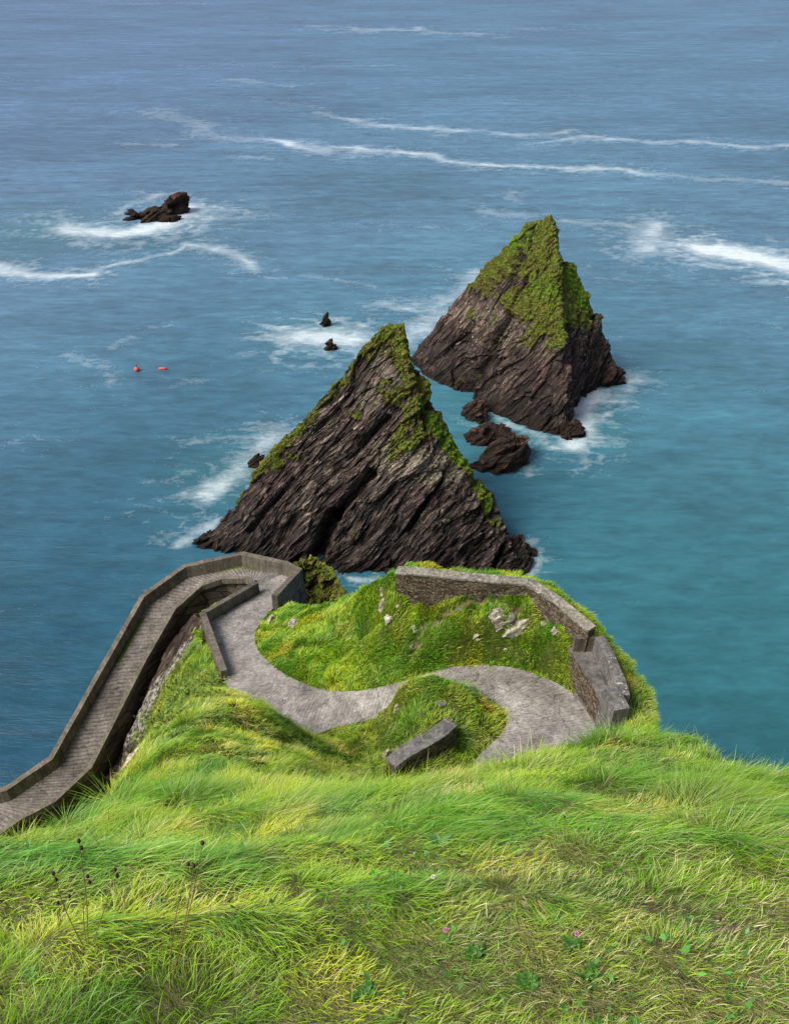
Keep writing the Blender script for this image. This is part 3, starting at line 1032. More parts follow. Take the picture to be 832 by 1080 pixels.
def build_sea():
    nr = 1500
    r = 14 * (9000 / 14) ** (np.linspace(0, 1, nr) ** 1.35)
    th = np.radians(np.linspace(-62, 62, 760))
    R_, T_ = np.meshgrid(r, th, indexing='ij')
    X = R_ * np.sin(T_); Y = R_ * np.cos(T_)
    foam = np.zeros_like(X)
    wx = X + 1.0 * (Y / 60) ** 1.3 * noise2(X, Y, .12, 3, 1.0)
    wy = Y + 2.2 * (Y / 80) ** 1.5 * noise2(X, Y, .05, 4, 2.0) + .8 * noise2(X, Y, .35, 3, 9.0)
    for pts, wpx, st in FOAM:
        poly = np.array([Z(a, b, 0) for a, b in pts])
        my = poly[:, 1].mean()
        wd = wpx * (my ** 2 + 2500) / (50 * F)
        lo = poly.min(0) - wd * 5 - 4; hi = poly.max(0) + wd * 5 + 4
        k = (X > lo[0]) & (X < hi[0]) & (Y > lo[1]) & (Y < hi[1])
        if not k.any(): continue
        d = seg_dist(wx[k], wy[k], poly) / (wd * 1.0)
        n = noise2(X[k] / wd, Y[k] / wd, .35, 3, 4.0)
        d = d * (1 + .5 * n)
        val = .86 * st * (np.exp(-(d * 1.25) ** 2) + .30 * np.exp(-(d * .45) ** 2)) * (.85 + .5 * n)
        lace = 1 - np.abs(noise2(X[k] * .45 + 3 * n, Y[k] * 1.1, .5 / max(wd, .6) ** .5, 4, 14.0)) * 5
        val = np.maximum(val, st * .75 * np.clip(lace, 0, 1) * np.exp(-(d * .36) ** 2))
        foam[k] = np.maximum(foam[k], val)
    # faint wind streaks on the open water
    stn = noise2(X * .35, Y * 1.0, .028, 4, 6.0)
    foam += sstep(.18, .5, stn) * .34 * sstep(70, 180, Y)
    stn2 = 1 - np.abs(noise2(X * .22, Y * 1.0, .05, 4, 16.0)) * 9
    foam += np.clip(stn2, 0, 1) * .22 * sstep(60, 100, Y) * sstep(.0, .3, noise2(X, Y, .015, 2, 18.0))
    shoal = np.zeros_like(X)
    for a, rad, s in [((515, 440), 7, .6), ((480, 425), 5, .5), ((620, 455), 5, .4), ((330, 350), 8, .25), ((150, 245), 16, .25), ((20, 245), 18, .35), ((245, 500), 7, .35)]:
        p = Z(*a, 0)
        shoal = np.maximum(shoal, s * np.exp(-((X - p[0]) ** 2 + (Y - p[1]) ** 2) / rad ** 2))
    Zs = .10 * noise2(X * .6, Y, .09, 3, 3.0) * (R_ < 600)
    V = np.stack([X, Y, Zs], -1).reshape(-1, 3)
    o = mesh_np('sea', V, grid_quads(nr, len(th)), M['sea'], smooth=True,
                attrs={'foam': np.clip(foam, 0, 1.3).ravel(), 'shoal': shoal.ravel()})
    # quads wind downward here: flip
    o.data.flip_normals()
    tag(o, 'blue-green sea streaked with drifting foam', 'sea', kind='structure')


build_sea()


# ------------------------------------------------------------------ rocks
def strata(P, nrm, along, f=1.0, seed=0.0):
    """layered relief: sharp across the bedding, long along it"""
    nrm = np.asarray(nrm, float); nrm /= np.linalg.norm(nrm)
    along = np.asarray(along, float); along /= np.linalg.norm(along)
    third = np.cross(nrm, along)
    warp = fbm(P * .10 + seed, 2) * 1.1
    a = P @ nrm + warp
    b = P @ along
    c_ = P @ third
    q = np.stack([a * .50 * f, b * .13 * f, c_ * .25 * f], -1) + seed
    n1 = fbm(q, 2)
    b1, e1 = blocks(np.stack([a * .75 * f, b * .15 * f, c_ * .26 * f], -1) + seed, 3)
    b2, e2 = blocks(np.stack([a * 2.1 * f, b * .30 * f, c_ * .7 * f], -1) + seed * 2, 11)
    b3, e3 = blocks(np.stack([a * 5.5 * f, b * .7 * f, c_ * 1.7 * f], -1) + seed * 3, 29)
    n2 = b2 * 1.0
    n3 = b1 * 1.1
    n4 = b3
    return n1, n2, n3, n4


def normals_grid(V):
    du = np.gradient(V, axis=0); dv = np.gradient(V, axis=1)
    n = np.cross(du, dv)
    n /= np.linalg.norm(n, axis=-1)[..., None] + 1e-9
    return n


def hits(V, pts):
    """nearest surface point of V (M,3) to each line of sight"""
    out = []
    for px, py in pts:
        d = ray(px, py); d = d / np.linalg.norm(d)
        w = V - CAM
        t = w @ d
        e = np.linalg.norm(w - t[:, None] * d, axis=1) / t
        k = np.argmin(e)
        out.append(V[k])
    return np.array(out)


def min_dist(V, pts):
    d = np.full(len(V), 1e9)
    for p in pts:
        d = np.minimum(d, ((V - p) ** 2).sum(1))
    return np.sqrt(d)


def dens(pl, n=7):
    P = resample(np.array(pl, float), n)
    return [tuple(p) for p in P]


def sheet_rock(name, base, ridge, back, nu, nv, nb, mat, nrm, along, amp, seed, bulge=0.0, grooves=(), bands=(), lush=(), lichen=(), ridge_jag=.4, keyed=False):
    """a rock whose seaward and landward faces meet on a ridge; base/ridge are surveyed point pairs"""
    B = np.array([Z(q[0], q[1], q[2] if len(q) > 2 else 0) for q in base])
    zb_ = B[:, 2].mean()
    Rg = np.array([Yp(q[0], q[1], q[2]) for q in ridge])
    if keyed:
        kr = np.array([q[3] for q in ridge], float)
    else:
        kr = np.arange(len(Rg), dtype=float)
    k = np.arange(len(B), dtype=float)
    t = np.linspace(0, len(B) - 1, nu)
    Bi = np.stack([np.interp(t, k, B[:, q]) for q in range(3)], 1)
    Ri = np.stack([np.interp(t, kr, Rg[:, q]) for q in range(3)], 1)
    # rows: under water, front face, ridge, back face
    v = np.linspace(0, 1, nv)
    out = Bi - Ri; out[:, 2] = 0
    fl = np.linalg.norm(out, axis=1)[:, None] + 1e-6
    dirn = out / fl
    front = Bi[:, None] * (1 - v[None, :, None]) + Ri[:, None] * v[None, :, None]
    front = front + (np.sin(v * np.pi)[None, :, None] * bulge) * np.array([0, -1, .35])[None, None]
    under = []
    for s in (1.0, .66, .33):
        u = Bi + dirn * (.9 * s); u[:, 2] = Bi[:, 2] - 3.0 * s
        under.append(u)
    under = np.stack(under, 1)
    vb = np.linspace(0, 1, nb)[1:]
    bk = np.array([0.0, 1.0, 0])
    h = np.clip(Ri[:, 2:3] - zb_, 0.2, None)
    Bb = Ri + bk[None] * h * back; Bb[:, 2] = zb_ - 3
    backf = Ri[:, None] * (1 - vb[None, :, None]) + Bb[:, None] * vb[None, :, None]
    V = np.concatenate([under, front, backf], 1)
    n = -normals_grid(V)
    # make sure normals point to the camera side on the front
    mid = n[:, 3 + nv // 2].mean(0)
    if mid[1] > 0: n = -n
    for _ in range(12):
        n[1:-1] = (n[:-2] + n[2:] + n[1:-1]) / 3; n[:, 1:-1] = (n[:, :-2] + n[:, 2:] + n[:, 1:-1]) / 3
    n /= np.linalg.norm(n, axis=-1)[..., None] + 1e-9
    P = V.reshape(-1, 3); N = n.reshape(-1, 3)
    n1, n2, n3, n4 = strata(P, nrm, along, 1.0, seed)
    disp = amp * (.95 * n1 + .42 * n2 + .60 * n3 + .24 * n4)
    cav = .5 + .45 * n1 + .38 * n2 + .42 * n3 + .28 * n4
    g = np.zeros(len(P)); lu = np.zeros(len(P)); li = np.zeros(len(P))
    Pf = V[:, 3:3 + nv].reshape(-1, 3)
    for pl, wpx, st in bands:
        hp = hits(Pf, dens(pl, 6))
        sc = np.linalg.norm(hp.mean(0) - CAM) / F
        g = np.maximum(g, st * (1 - sstep(.45, 1.6, min_dist(P, hp) / (wpx * sc * 1.25))))
    for pl, wpx, st in lush:
        hp = hits(Pf, dens(pl, 6))
        sc = np.linalg.norm(hp.mean(0) - CAM) / F
        m = 1 - sstep(.5, 1.4, min_dist(P, hp) / (wpx * sc * 1.25))
        lu = np.maximum(lu, st * m); g = np.maximum(g, m)
    for pl, wpx, st in lichen:
        hp = hits(Pf, dens(pl, 6))
        sc = np.linalg.norm(hp.mean(0) - CAM) / F
        li = np.maximum(li, st * (1 - sstep(.4, 1.5, min_dist(P, hp) / (wpx * sc * 1.25))))
    gn = 1.3 * fbm(P * 1.1 + seed, 4) + .9 * n1 + .6 * n3 + .3 * n2
    g = np.clip(g + .0, 0, 1)
    gm = sstep(.35, .7, g * .92 + .66 * gn)
    g = np.clip(g * .45 + .5 * gm, 0, 1)
    ridgeness = np.exp(-((np.concatenate([np.full(3, 9.), np.abs(v - 1) * 8, vb * 8])) ** 2))
    ridgeness = np.broadcast_to(ridgeness[None], (nu, V.shape[1])).reshape(-1)
    lump = np.abs(fbm(P * 1.5 + 3, 2)) * .8 + np.abs(fbm(P * 3.6 + 8, 2)) * .55
    disp = disp * (1 - .3 * gm) * (1 - .35 * ridgeness) + gm * lump * .62
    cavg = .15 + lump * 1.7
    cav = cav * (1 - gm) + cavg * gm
    for (a, b_, wm, dep) in grooves:
        hp = hits(Pf, dens([a, b_], 4))
        q = min_dist(P, hp)
        # sharp on the upper side, sloping on the lower
        m = 1 - sstep(.25 * wm, wm, q)
        disp -= dep * m; cav -= .45 * m
    P2 = P + N * disp[:, None]
    jag = fbm(P * np.array([1.0, .3, .6]) + 31, 3) * ridge_jag
    P2[:, 2] += jag * ridgeness
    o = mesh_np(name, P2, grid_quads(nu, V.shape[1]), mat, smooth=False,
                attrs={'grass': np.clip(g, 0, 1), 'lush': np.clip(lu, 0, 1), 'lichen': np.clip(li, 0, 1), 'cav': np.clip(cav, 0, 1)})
    return o


d50 = math.radians(50)
s1 = sheet_rock('sea_stack',
    base=[(214, 574), (240, 583), (275, 592), (320, 598), (365, 603), (420, 606), (470, 608), (520, 610), (548, 609), (562, 594)],
    ridge=[(214, 567, 64.5, 0), (227, 556, 65, .5), (246, 538, 65.7, 1.1), (268, 504, 66.8, 1.8), (291, 472, 67.5, 2.4), (310, 451, 68, 3), (322, 441, 68.2, 3.3), (337, 421, 68.8, 3.7), (355, 403, 69, 4.1), (376, 376, 69.4, 4.6), (396, 353, 70, 5),
           (408, 344, 70, 5.3), (424, 343, 69.6, 5.7), (429, 358, 69.4, 5.95), (431, 380, 69.2, 6.15), (447, 403, 68.6, 6.4), (456, 428, 68, 6.65), (474, 451, 67.4, 6.95), (483, 476, 66.6, 7.2), (501, 501, 65.8, 7.5), (520, 522, 65.1, 7.8),
           (527, 544, 64, 8.05), (540, 564, 63, 8.35), (552, 561, 63, 8.7), (560, 584, 62.2, 9)], keyed=True,
    back=.55, nu=430, nv=330, nb=60, mat=M['rock_a'],
    nrm=(-math.sin(d50), .25, math.cos(d50)), along=(math.cos(d50), 0, math.sin(d50)), amp=.62, seed=2.0, bulge=.6,
    grooves=[((392, 500), (352, 545), .7, 1.3), ((352, 545), (334, 586), 1.0, 2.1), ((310, 505), (262, 560), .35, .6), ((470, 500), (430, 560), .35, .6), ((408, 440), (380, 470), .4, .7), ((540, 560), (520, 598), .4, .9)],
    bands=[([(268, 488), (303, 447), (345, 397), (385, 352)], 10, .85), ([(388, 350), (425, 350), (428, 372)], 12, 1.0), ([(345, 410), (370, 385), (400, 365)], 11, .62),
           ([(428, 372), (435, 400), (448, 428)], 10, .95), ([(425, 425), (440, 450), (425, 465)], 15, .72), ([(448, 428), (475, 470), (505, 520), (520, 545)], 9, .9),
           ([(395, 395), (410, 410)], 7, .5), ([(285, 480), (295, 490)], 6, .6), ([(410, 480), (425, 470)], 7, .55), ([(240, 525), (262, 497)], 4, .6), ([(370, 430), (378, 438)], 5, .6), ([(300, 478), (320, 486)], 4, .5)],
    lush=[([(455, 445), (470, 468), (490, 492)], 9, 1.0), ([(500, 512), (515, 532)], 7, .8)],
    lichen=[([(400, 380), (415, 400), (390, 425)], 12, .6), ([(410, 480), (440, 490), (470, 495)], 18, .75), ([(315, 450), (350, 440)], 12, .45), ([(480, 480), (520, 540)], 10, .5)])
tag(s1, 'nearer pointed sea stack of dark slanting rock with mossy ridge and cleft in its face', 'sea stack', 'pointed sea stacks off the headland')

d2 = math.radians(52)
s2 = sheet_rock('sea_stack',
    base=[(434, 381), (458, 403), (490, 413), (505, 428), (545, 448), (600, 465), (604, 436), (612, 420), (630, 408), (651, 399)],
    ridge=[(433, 378, 103, 0), (444, 361, 103, .5), (461, 341, 103, 1.0), (477, 321, 102.6, 1.5), (498, 299, 102, 2.0), (514, 279, 101.6, 2.5), (531, 265, 101, 3.0), (545, 249, 100.5, 3.5), (562, 235, 99.8, 4.1), (575, 229, 99.2, 4.6),
           (583, 233, 99, 4.95), (588, 244, 98.8, 5.2), (587, 266, 98.6, 5.45), (597, 275, 98.4, 5.7), (609, 296, 98.2, 6.0), (619, 312, 98, 6.35), (621, 324, 97.8, 6.6), (632, 333, 97.8, 7.0), (635, 351, 97.6, 7.4), (644, 365, 97.4, 7.9), (646, 381, 97.2, 8.4), (651, 396, 97, 9)], keyed=True,
    back=.5, nu=400, nv=300, nb=50, mat=M['rock_b'],
    nrm=(-math.sin(d2), -.3, math.cos(d2)), along=(math.cos(d2), .1, math.sin(d2)), amp=.6, seed=7.0, bulge=.3, ridge_jag=.7,
    grooves=[((535, 335), (492, 418), 1.0, .9), ((552, 300), (520, 360), .35, .6), ((604, 370), (600, 440), .5, .8), ((500, 340), (455, 385), .3, .4), ((588, 262), (592, 285), .3, .5)],
    bands=[([(500, 296), (530, 265), (556, 243), (572, 236)], 10, .95), ([(535, 275), (560, 270), (578, 290), (600, 300), (612, 318)], 20, 1.0), ([(575, 250), (577, 270)], 12, 1.0),
           ([(545, 315), (575, 325), (595, 330)], 15, .85), ([(570, 345), (590, 350)], 14, .7), ([(515, 300), (540, 315)], 12, .55), ([(600, 300), (622, 328)], 8, .9), ([(560, 360), (575, 365)], 6, .5), ([(500, 330), (520, 335)], 6, .45)],
    lush=[([(592, 285), (606, 305), (614, 322)], 8, .9), ([(540, 262), (560, 248)], 7, .6), ([(565, 300), (585, 310)], 9, .5)],
    lichen=[([(500, 330), (540, 345), (575, 370)], 14, .5)])
tag(s2, 'farther pointed sea stack with thick green turf over its tip and dark right side', 'sea stack', 'pointed sea stacks off the headland')


def cube_sphere(n):
    a = np.linspace(-1, 1, n)
    U, Vv = np.meshgrid(a, a, indexing='ij')
    O = np.ones_like(U)
    Vs, Qs, off = [], [], 0
    for f in [(U, Vv, O), (Vv, U, -O), (O, U, Vv), (-O, Vv, U), (Vv, O, U), (U, -O, Vv)]:
        P = np.stack(f, -1).reshape(-1, 3)
        P = P / np.linalg.norm(P, axis=1)[:, None]
        Vs.append(P); Qs.append(grid_quads(n, n) + off); off += n * n
    return np.concatenate(Vs), np.concatenate(Qs)


CS = cube_sphere(40)
CSs = cube_sphere(14)


def boulder(name, c0, size, mat, seed, rotz=0.0, lean=(0, 0), amp=.3, nrm=(-.7, .2, .7), along=(.7, 0, .7), grass=0.0, lichen=0.0, cs=None, point=0.0, parent=None):
    P, Q = cs or CS
    P = P.copy()
    size = np.array(size, float)
    # boxy, irregular
    P = np.sign(P) * np.abs(P) ** .85
    m = size.mean()
    k = fbm(P * 1.3 + seed * 3.1, 3)
    P *= (1 + .38 * k)[:, None]
    if point: P[:, :2] *= (1 - point * sstep(-.2, 1.0, P[:, 2]))[:, None]
    V = P * size / 2 * 1.0
    V[:, 0] += lean[0] * V[:, 2]; V[:, 1] += lean[1] * V[:, 2]
    cr, sr = math.cos(rotz), math.sin(rotz)
    V = np.stack([V[:, 0] * cr - V[:, 1] * sr, V[:, 0] * sr + V[:, 1] * cr, V[:, 2]], 1)
    f = 2.2 / max(m, .3)
    n1, n2, n3, n4 = strata(V * f, nrm, along, 1.0, seed)
    N = V / (np.linalg.norm(V, axis=1)[:, None] + 1e-9)
    V = V + N * (amp * m * (.30 * n1 + .16 * n2 + .34 * n3 + .06 * n4))[:, None]
    V = V + np.asarray(c0)
    cav = np.clip(.5 + .4 * n1 + .35 * n2 + .35 * n3, 0, 1)
    n = len(V)
    g = grass * sstep(-.1, .6, N[:, 2]) if grass else np.zeros(n)
    return mesh_np(name, V, Q, mat, parent, False, attrs={'grass': g, 'lush': np.zeros(n), 'lichen': np.full(n, lichen), 'cav': cav}, loc=None if parent is not None else tuple(c0))


SEA_ROCKS = [
    ((535, 489), (4.4, 3.6, 4.2), .5, 'largest dark rock awash in front of the farther stack', 1, .45),
    ((516, 466), (4.2, 3.0, 2.6), .2, 'brown rock between the two stacks, behind the largest wave-washed one', 2, .4),
    ((502, 441), (2.8, 2.6, 2.6), .9, 'small dark rock leaning against foot of farther stack', 3, .3),
    ((343, 343), (1.5, 1.2, 3.0), .1, 'small upright rock in the foam left of the stacks, the farther of two', 4, .5),
    ((349, 369), (1.5, 1.2, 1.9), .3, 'small rock in the foam left of the stacks, the nearer of two', 5, .5),
    ((272, 491), (2.0, 1.4, 1.4), .4, 'low rock by the left foot of the nearer stack', 6, .3),
    ((543, 587), (2.4, 2.4, 4.0), .4, 'jagged black rock at the right foot of the nearer stack', 7, .5),
    ((222, 573), (3.4, 2.4, 1.8), .2, 'low dark rock at the left tip of the nearer stack', 8, .3),
    ((645, 404), (3.5, 3.0, 2.6), .2, 'low brown rock at the right foot of the farther stack', 9, .3),
    ((604, 459), (3.0, 3.0, 1.8), .2, 'low brown rock at the front foot of the farther stack', 10, .3),
]
for (px, py), sz, rz, lab, sd_, pt in SEA_ROCKS:
    p = Z(px, py, 0)
    o = boulder('sea_rock', p + np.array([0, sz[1] * .2, sz[2] * .12]), sz, M['rock_c'], sd_, rz, (.15, 0), .95, point=pt)
    tag(o, lab, 'rock')

# the far skerry: three slabs, one thing
p = Z(160, 230, 0)
sk = empty('skerry', tuple(p), 'long low brown skerry ringed with foam, alone at upper left', 'rock')
boulder('rock_slab', p + np.array([-1.6, 0, .1]), (9.0, 4.6, 2.8), M['rock_c'], 21, .30, (.5, 0), .9, parent=sk)
boulder('rock_slab', p + np.array([2.6, 3.0, .3]), (7.6, 3.4, 3.8), M['rock_c'], 22, .35, (.6, 0), .9, parent=sk)
boulder('rock_slab', p + np.array([3.6, -1.4, -.2]), (4.0, 2.2, 1.8), M['rock_c'], 23, .4, (.4, 0), .9, parent=sk)


# turf-topped hump beyond the hairpin
hump = sheet_rock('rock_hump',
    base=[(300, 660), (318, 668), (335, 668), (350, 655), (364, 640)],
    ridge=[(303, 604, 46.5), (318, 590, 47.5), (335, 590, 47.5), (352, 604, 46.5), (365, 630, 45.0)],
    back=.5, nu=90, nv=90, nb=20, mat=M['lichen_rock'], nrm=(-.6, .2, .7), along=(.7, 0, .7), amp=.35, seed=13.0, bulge=1.6, ridge_jag=.2,
    bands=[([(305, 605), (320, 594), (338, 594), (352, 606), (360, 625)], 16, 1.0), ([(330, 605), (340, 625)], 16, .95)], lush=[([(318, 606), (326, 612)], 7, .35)])
tag(hump, 'turf-capped rock hump rising beyond the hairpin parapet', 'rock')


crag = sheet_rock('crag',
    base=[(112, 826, 6.8), (126, 796, 7.6), (141, 757, 9.2), (160, 718, 10.8), (178, 688, 12.2), (196, 664, 13.4), (210, 648, 14.2)],
    ridge=[(142, 806, 27.4), (166, 776, 27.9), (184, 748, 28.7), (200, 720, 29.6), (209, 696, 30.8), (215, 672, 32.1), (218, 656, 33.4)],
    back=.6, nu=150, nv=150, nb=20, mat=M['lichen_rock'], nrm=(-.85, .1, .5), along=(.4, .1, .85), amp=.45, seed=17.0, bulge=.2, ridge_jag=.15,
    bands=[([(166, 774), (184, 748), (199, 720), (208, 696), (214, 674)], 5, .8), ([(160, 745), (166, 735)], 5, .8), ([(205, 680), (212, 664)], 10, .9)],
    lichen=[([(140, 800), (160, 755), (180, 715), (200, 690)], 24, 1.0)])
tag(crag, 'steep white-lichened crag between the ramp and the low wall of the upper path', 'rock')


# ------------------------------------------------------------------ buoys
p = Z(145, 391, 0)
b = MB()
k_ = np.linspace(0, np.pi, 14); a_ = np.linspace(0, 2 * np.pi, 22)
Kk, Aa = np.meshgrid(k_, a_, indexing='ij')
S = np.stack([np.sin(Kk) * np.cos(Aa), np.sin(Kk) * np.sin(Aa), np.cos(Kk)], -1).reshape(-1, 3)
b.add(S * .36 + p + np.array([0, 0, .2]), grid_quads(14, 22))
by = empty('mooring_buoy', tuple(p), 'round red mooring buoy floating left of the stacks', 'buoy')
b.build('float', M['red'], by)
b = MB(); b.tube([p + np.array([0, 0, .6]), p + np.array([0, 0, .75]), p + np.array([.1, 0, .85])], [.07, .06, .05]); b.build('ring', M['rope'], by)
p = Z(172, 389.5, 0)
by = empty('mooring_buoy', tuple(p), 'long red mooring buoy lying flat, right of the round one', 'buoy')
b = MB(); b.tube([p + np.array([x, 0, .1 + .0 * x]) for x in (-.56, -.5, -.38, 0, .38, .5, .56)], [.03, .12, .18, .20, .18, .12, .03], 14); b.build('float', M['red'], by)
b = MB(); b.tube([p + np.array([.5, 0, .1]), p + np.array([.8, -.1, .02])], [.05, .04]); b.build('ring', M['rope'], by)


# ------------------------------------------------------------------ walls
def sweep(P, off0, off1, z0, z1, step=.25, nh=8, nw=3, rough=0.0, seed=0.0, lean=0.0, fz=None, cap=True, rf=2.2):
    """solid strip along P: lateral offsets off0..off1 (left of travel is +), heights z0..z1 above P.z; returns V,Q"""
    P = np.asarray(P, float)
    T = np.diff(P[:, :2], axis=0); T /= np.linalg.norm(T, axis=1)[:, None]
    n = np.stack([-T[:, 1], T[:, 0]], 1)
    vn = np.zeros((len(P), 2))
    vn[0] = n[0]; vn[-1] = n[-1]
    for i in range(1, len(P) - 1):
        m = n[i - 1] + n[i]; m /= np.linalg.norm(m)
        vn[i] = m / max(.55, m @ n[i])
    D = np.concatenate([P, vn], 1)
    d = np.r_[0, np.cumsum(np.linalg.norm(np.diff(P, axis=0), axis=1))]
    t = np.unique(np.concatenate([np.linspace(a, b_, max(2, int((b_ - a) / step) + 2)) for a, b_ in zip(d[:-1], d[1:])]))
    D = np.stack([np.interp(t, d, D[:, k]) for k in range(5)], 1)
    hs = np.linspace(0, 1, nh)
    prof = [(off0 - lean * (1 - h) * np.sign(off1 - off0) * 1.0, h) for h in hs]
    prof += [(off0 + (off1 - off0) * w_, 1.0) for w_ in np.linspace(0, 1, nw + 1)[1:-1]]
    prof += [(off1 + lean * (1 - h) * np.sign(off1 - off0), h) for h in hs[::-1]]
    m = len(prof)
    o = np.array([q[0] for q in prof]); h = np.array([q[1] for q in prof])
    global RUN
    RUN = np.repeat(t[:, None], m, 1).ravel()
    Z0 = z0 if np.isscalar(z0) else np.interp(t, d, z0)
    Z1 = z1 if np.isscalar(z1) else np.interp(t, d, z1)
    V = np.zeros((len(t), m, 3))
    V[..., 0] = D[:, None, 0] + D[:, None, 3] * o[None]
    V[..., 1] = D[:, None, 1] + D[:, None, 4] * o[None]
    zz0 = (D[:, 2] + Z0)[:, None]; zz1 = (D[:, 2] + Z1)[:, None]
    V[..., 2] = zz0 * (1 - h[None]) + zz1 * h[None]
    if rough:
        q = np.floor(V * rf * np.array([1, 1, 1.6]) + .3 * perlin(V * 1.5)[..., None])
        blk = perlin(q * .37 + seed)
        V = V + np.stack([blk, perlin(q * .41 + seed + 4), .7 * fbm(V * 1.3 + seed, 3)], -1) * rough
    V = V.reshape(-1, 3)
    Q = [grid_quads(len(t), m)]
    if cap:
        a = np.arange(m // 2)
        for s, fl in ((0, 1), (len(t) - 1, 0)):
            i0 = s * m + a[:-1]; i1 = s * m + a[1:]; j0 = s * m + m - 1 - a[:-1]; j1 = s * m + m - 1 - a[1:]
            q = np.stack([i0, i1, j1, j0], 1)
            Q.append(q[:, ::-1] if fl else q)
    Q = np.concatenate(Q)
    if off1 < off0: Q = Q[:, ::-1]
    return V, Q


def sweep_obj(name, mat, parent, *a, **k):
    V, Q = sweep(*a, **k)
    return mesh_np(name, V, Q, mat, parent, False)


# outer parapet of the hairpin and ramp, its masonry body and inner kerb
ip = [18, 20, 21, 23, 25, 26, 28, 29, 30, 31, 32]
PP = PA[ip]
sea_wall = empty('sea_wall', tuple(PA[25]), 'long grey concrete parapet round the hairpin and down the ribbed ramp', 'wall')
# which side is outward: A is left or right of travel
tv = PA[26] - PA[25]; lv = np.array([-tv[1], tv[0]]); sgn = -np.sign(lv @ (PB[25] - PA[25])[:2])
ph = np.array([1.0, .95, .9, .9, .9, .9, .95, .95, .9, .9, .9])
hb = PP.copy()
Vp, Qp = sweep(PP, 0.0, sgn * .34, -.25, ph, step=.15, nh=8, rough=.022, rf=.9)
mesh_np('parapet', Vp, Qp, M['parapet'], sea_wall, attrs={'run': RUN})
# body below
tb = np.concatenate([np.linspace(17.6, 25, 60), np.linspace(25.05, 32, 150)])
A_, B_ = spline(PA, tb), spline(PB, tb)
ax = (A_ - B_)[:, :2]; ax /= np.linalg.norm(ax, axis=1)[:, None] + 1e-9
Ao = A_.copy(); Ao[:, :2] += ax * .33
Bo = B_.copy(); Bo[:, :2] -= ax * .2 * sstep(20.5, 22.5, tb)[:, None]
nd = 26
h = np.linspace(0, 1, nd)
bot = np.where(tb < 21.5, np.minimum(A_[:, 2] - 4.5, 99), -2.5)
bot = -2.5 + (A_[:, 2] - 4.5 + 2.5) * (1 - sstep(21.3, 22.6, tb))
colsA = np.stack([np.stack([Ao[:, 0], Ao[:, 1], bot + (Ao[:, 2] - .26 - bot) * q], 1) for q in h], 1)
lean_ = (1 - h)[None, :, None] * .25
colsA[..., :2] += ax[:, None] * lean_
botB = bot
colsB = np.stack([np.stack([Bo[:, 0], Bo[:, 1], botB + (Bo[:, 2] - .16 - botB) * q], 1) for q in h[::-1]], 1)
Vb = np.concatenate([colsA, colsB], 1)
q_ = np.floor(Vb * np.array([1.1, 1.1, 1.9]))
Vb[..., :2] += perlin(q_ * .37)[..., None] * ax[:, None] * .10
mesh_np('retaining_wall', Vb.reshape(-1, 3), grid_quads(len(tb), Vb.shape[1]), M['ramp_wall'], sea_wall)
kb = spline(PB, np.array([22, 22.6, 23, 24, 25, 26, 27, 28, 29, 30, 31, 32.0]))
Vk, Qk = sweep(kb, 0.02, -sgn * .30, -.3, .10, step=.3, nh=3, rough=.02, rf=.9)
mesh_np('kerb', Vk, Qk, M['parapet'], sea_wall, attrs={'run': RUN})
st_ = [Z(287, 604, 16.62), Z(272.5, 617, 16.72)]
Vs_, Qs_ = sweep(st_, 0, .55, -.1, .10, step=.2, nh=3)
mesh_np('step', Vs_, Qs_, M['slab'], sea_wall)
# blockwork under the near end of the parapet
bw = [PA[18] + np.array([-.02, -.25, -.2]), PA[19] + np.array([0, 0, -.25]), PA[20] + np.array([0, 0, -.25]), PA[21] + np.array([0, 0, -.25])]
Vc, Qc = sweep(bw, 0, sgn * .42, -3.2, 0.0, step=.25, nh=12, rough=.05, rf=1.6, lean=0)
mesh_np('blockwork', Vc, Qc, M['blocks'], sea_wall)

# low wall between the two flights
iw = [Z(241, 714, 19.75), Z(219.5, 658, 18.4), PB[20] + np.array([0, 0, 0])]
inner = empty('parapet_wall', tuple(iw[1]), 'low angled concrete wall between upper path and ramp', 'wall')
tv = iw[1] - iw[0]; lv = np.array([-tv[1], tv[0]])
sg2 = -np.sign(lv @ (PA[16] - iw[1])[:2])
Vi, Qi = sweep(iw, 0, sg2 * .30, [-.3, -.3, -.3], [.5, .8, .75], step=.3, nh=5, rough=.012, rf=.8)
mesh_np('wall', Vi, Qi, M['parapet'], inner, attrs={'run': RUN})
Vi, Qi = sweep([q + np.array([0, 0, -.3]) for q in iw], -sg2 * -.02, sg2 * .34, -3.0, 0, step=.3, nh=12, rough=.04, rf=1.4)
mesh_np('footing', Vi, Qi, M['ramp_wall'], inner)

# rubble stone wall on the headland
sw = [Z(417, 624, 25.35), Z(440, 626.5, 25.45), Z(500, 633, 25.55), Z(553, 639, 25.55), Z(580, 658, 25.5), Z(616, 688, 25.4)]
stone = empty('stone_wall', tuple(sw[2]), 'old rubble stone wall with pale lichen-spotted coping along the headland edge', 'wall')
tv = sw[2] - sw[1]
# far side is +Y: left of travel (+x)
Vw, Qw = sweep(sw, 0, .42, -.7, [1.0, 1.05, 1.05, 1.1, 1.15, 1.1], step=.09, nh=18, nw=5, rough=.035, rf=4.2, lean=.04)
mesh_np('wall', Vw, Qw, M['stone'], stone)
swt = [a + np.array([0, 0, h_]) for a, h_ in zip(sw, [1.0, 1.05, 1.05, 1.1, 1.15, 1.1])]
Vw, Qw = sweep(swt, -.03, .45, .0, .09, step=.12, nh=3, nw=5, rough=.03, rf=3.0)
mesh_np('coping', Vw, Qw, M['cap'], stone)

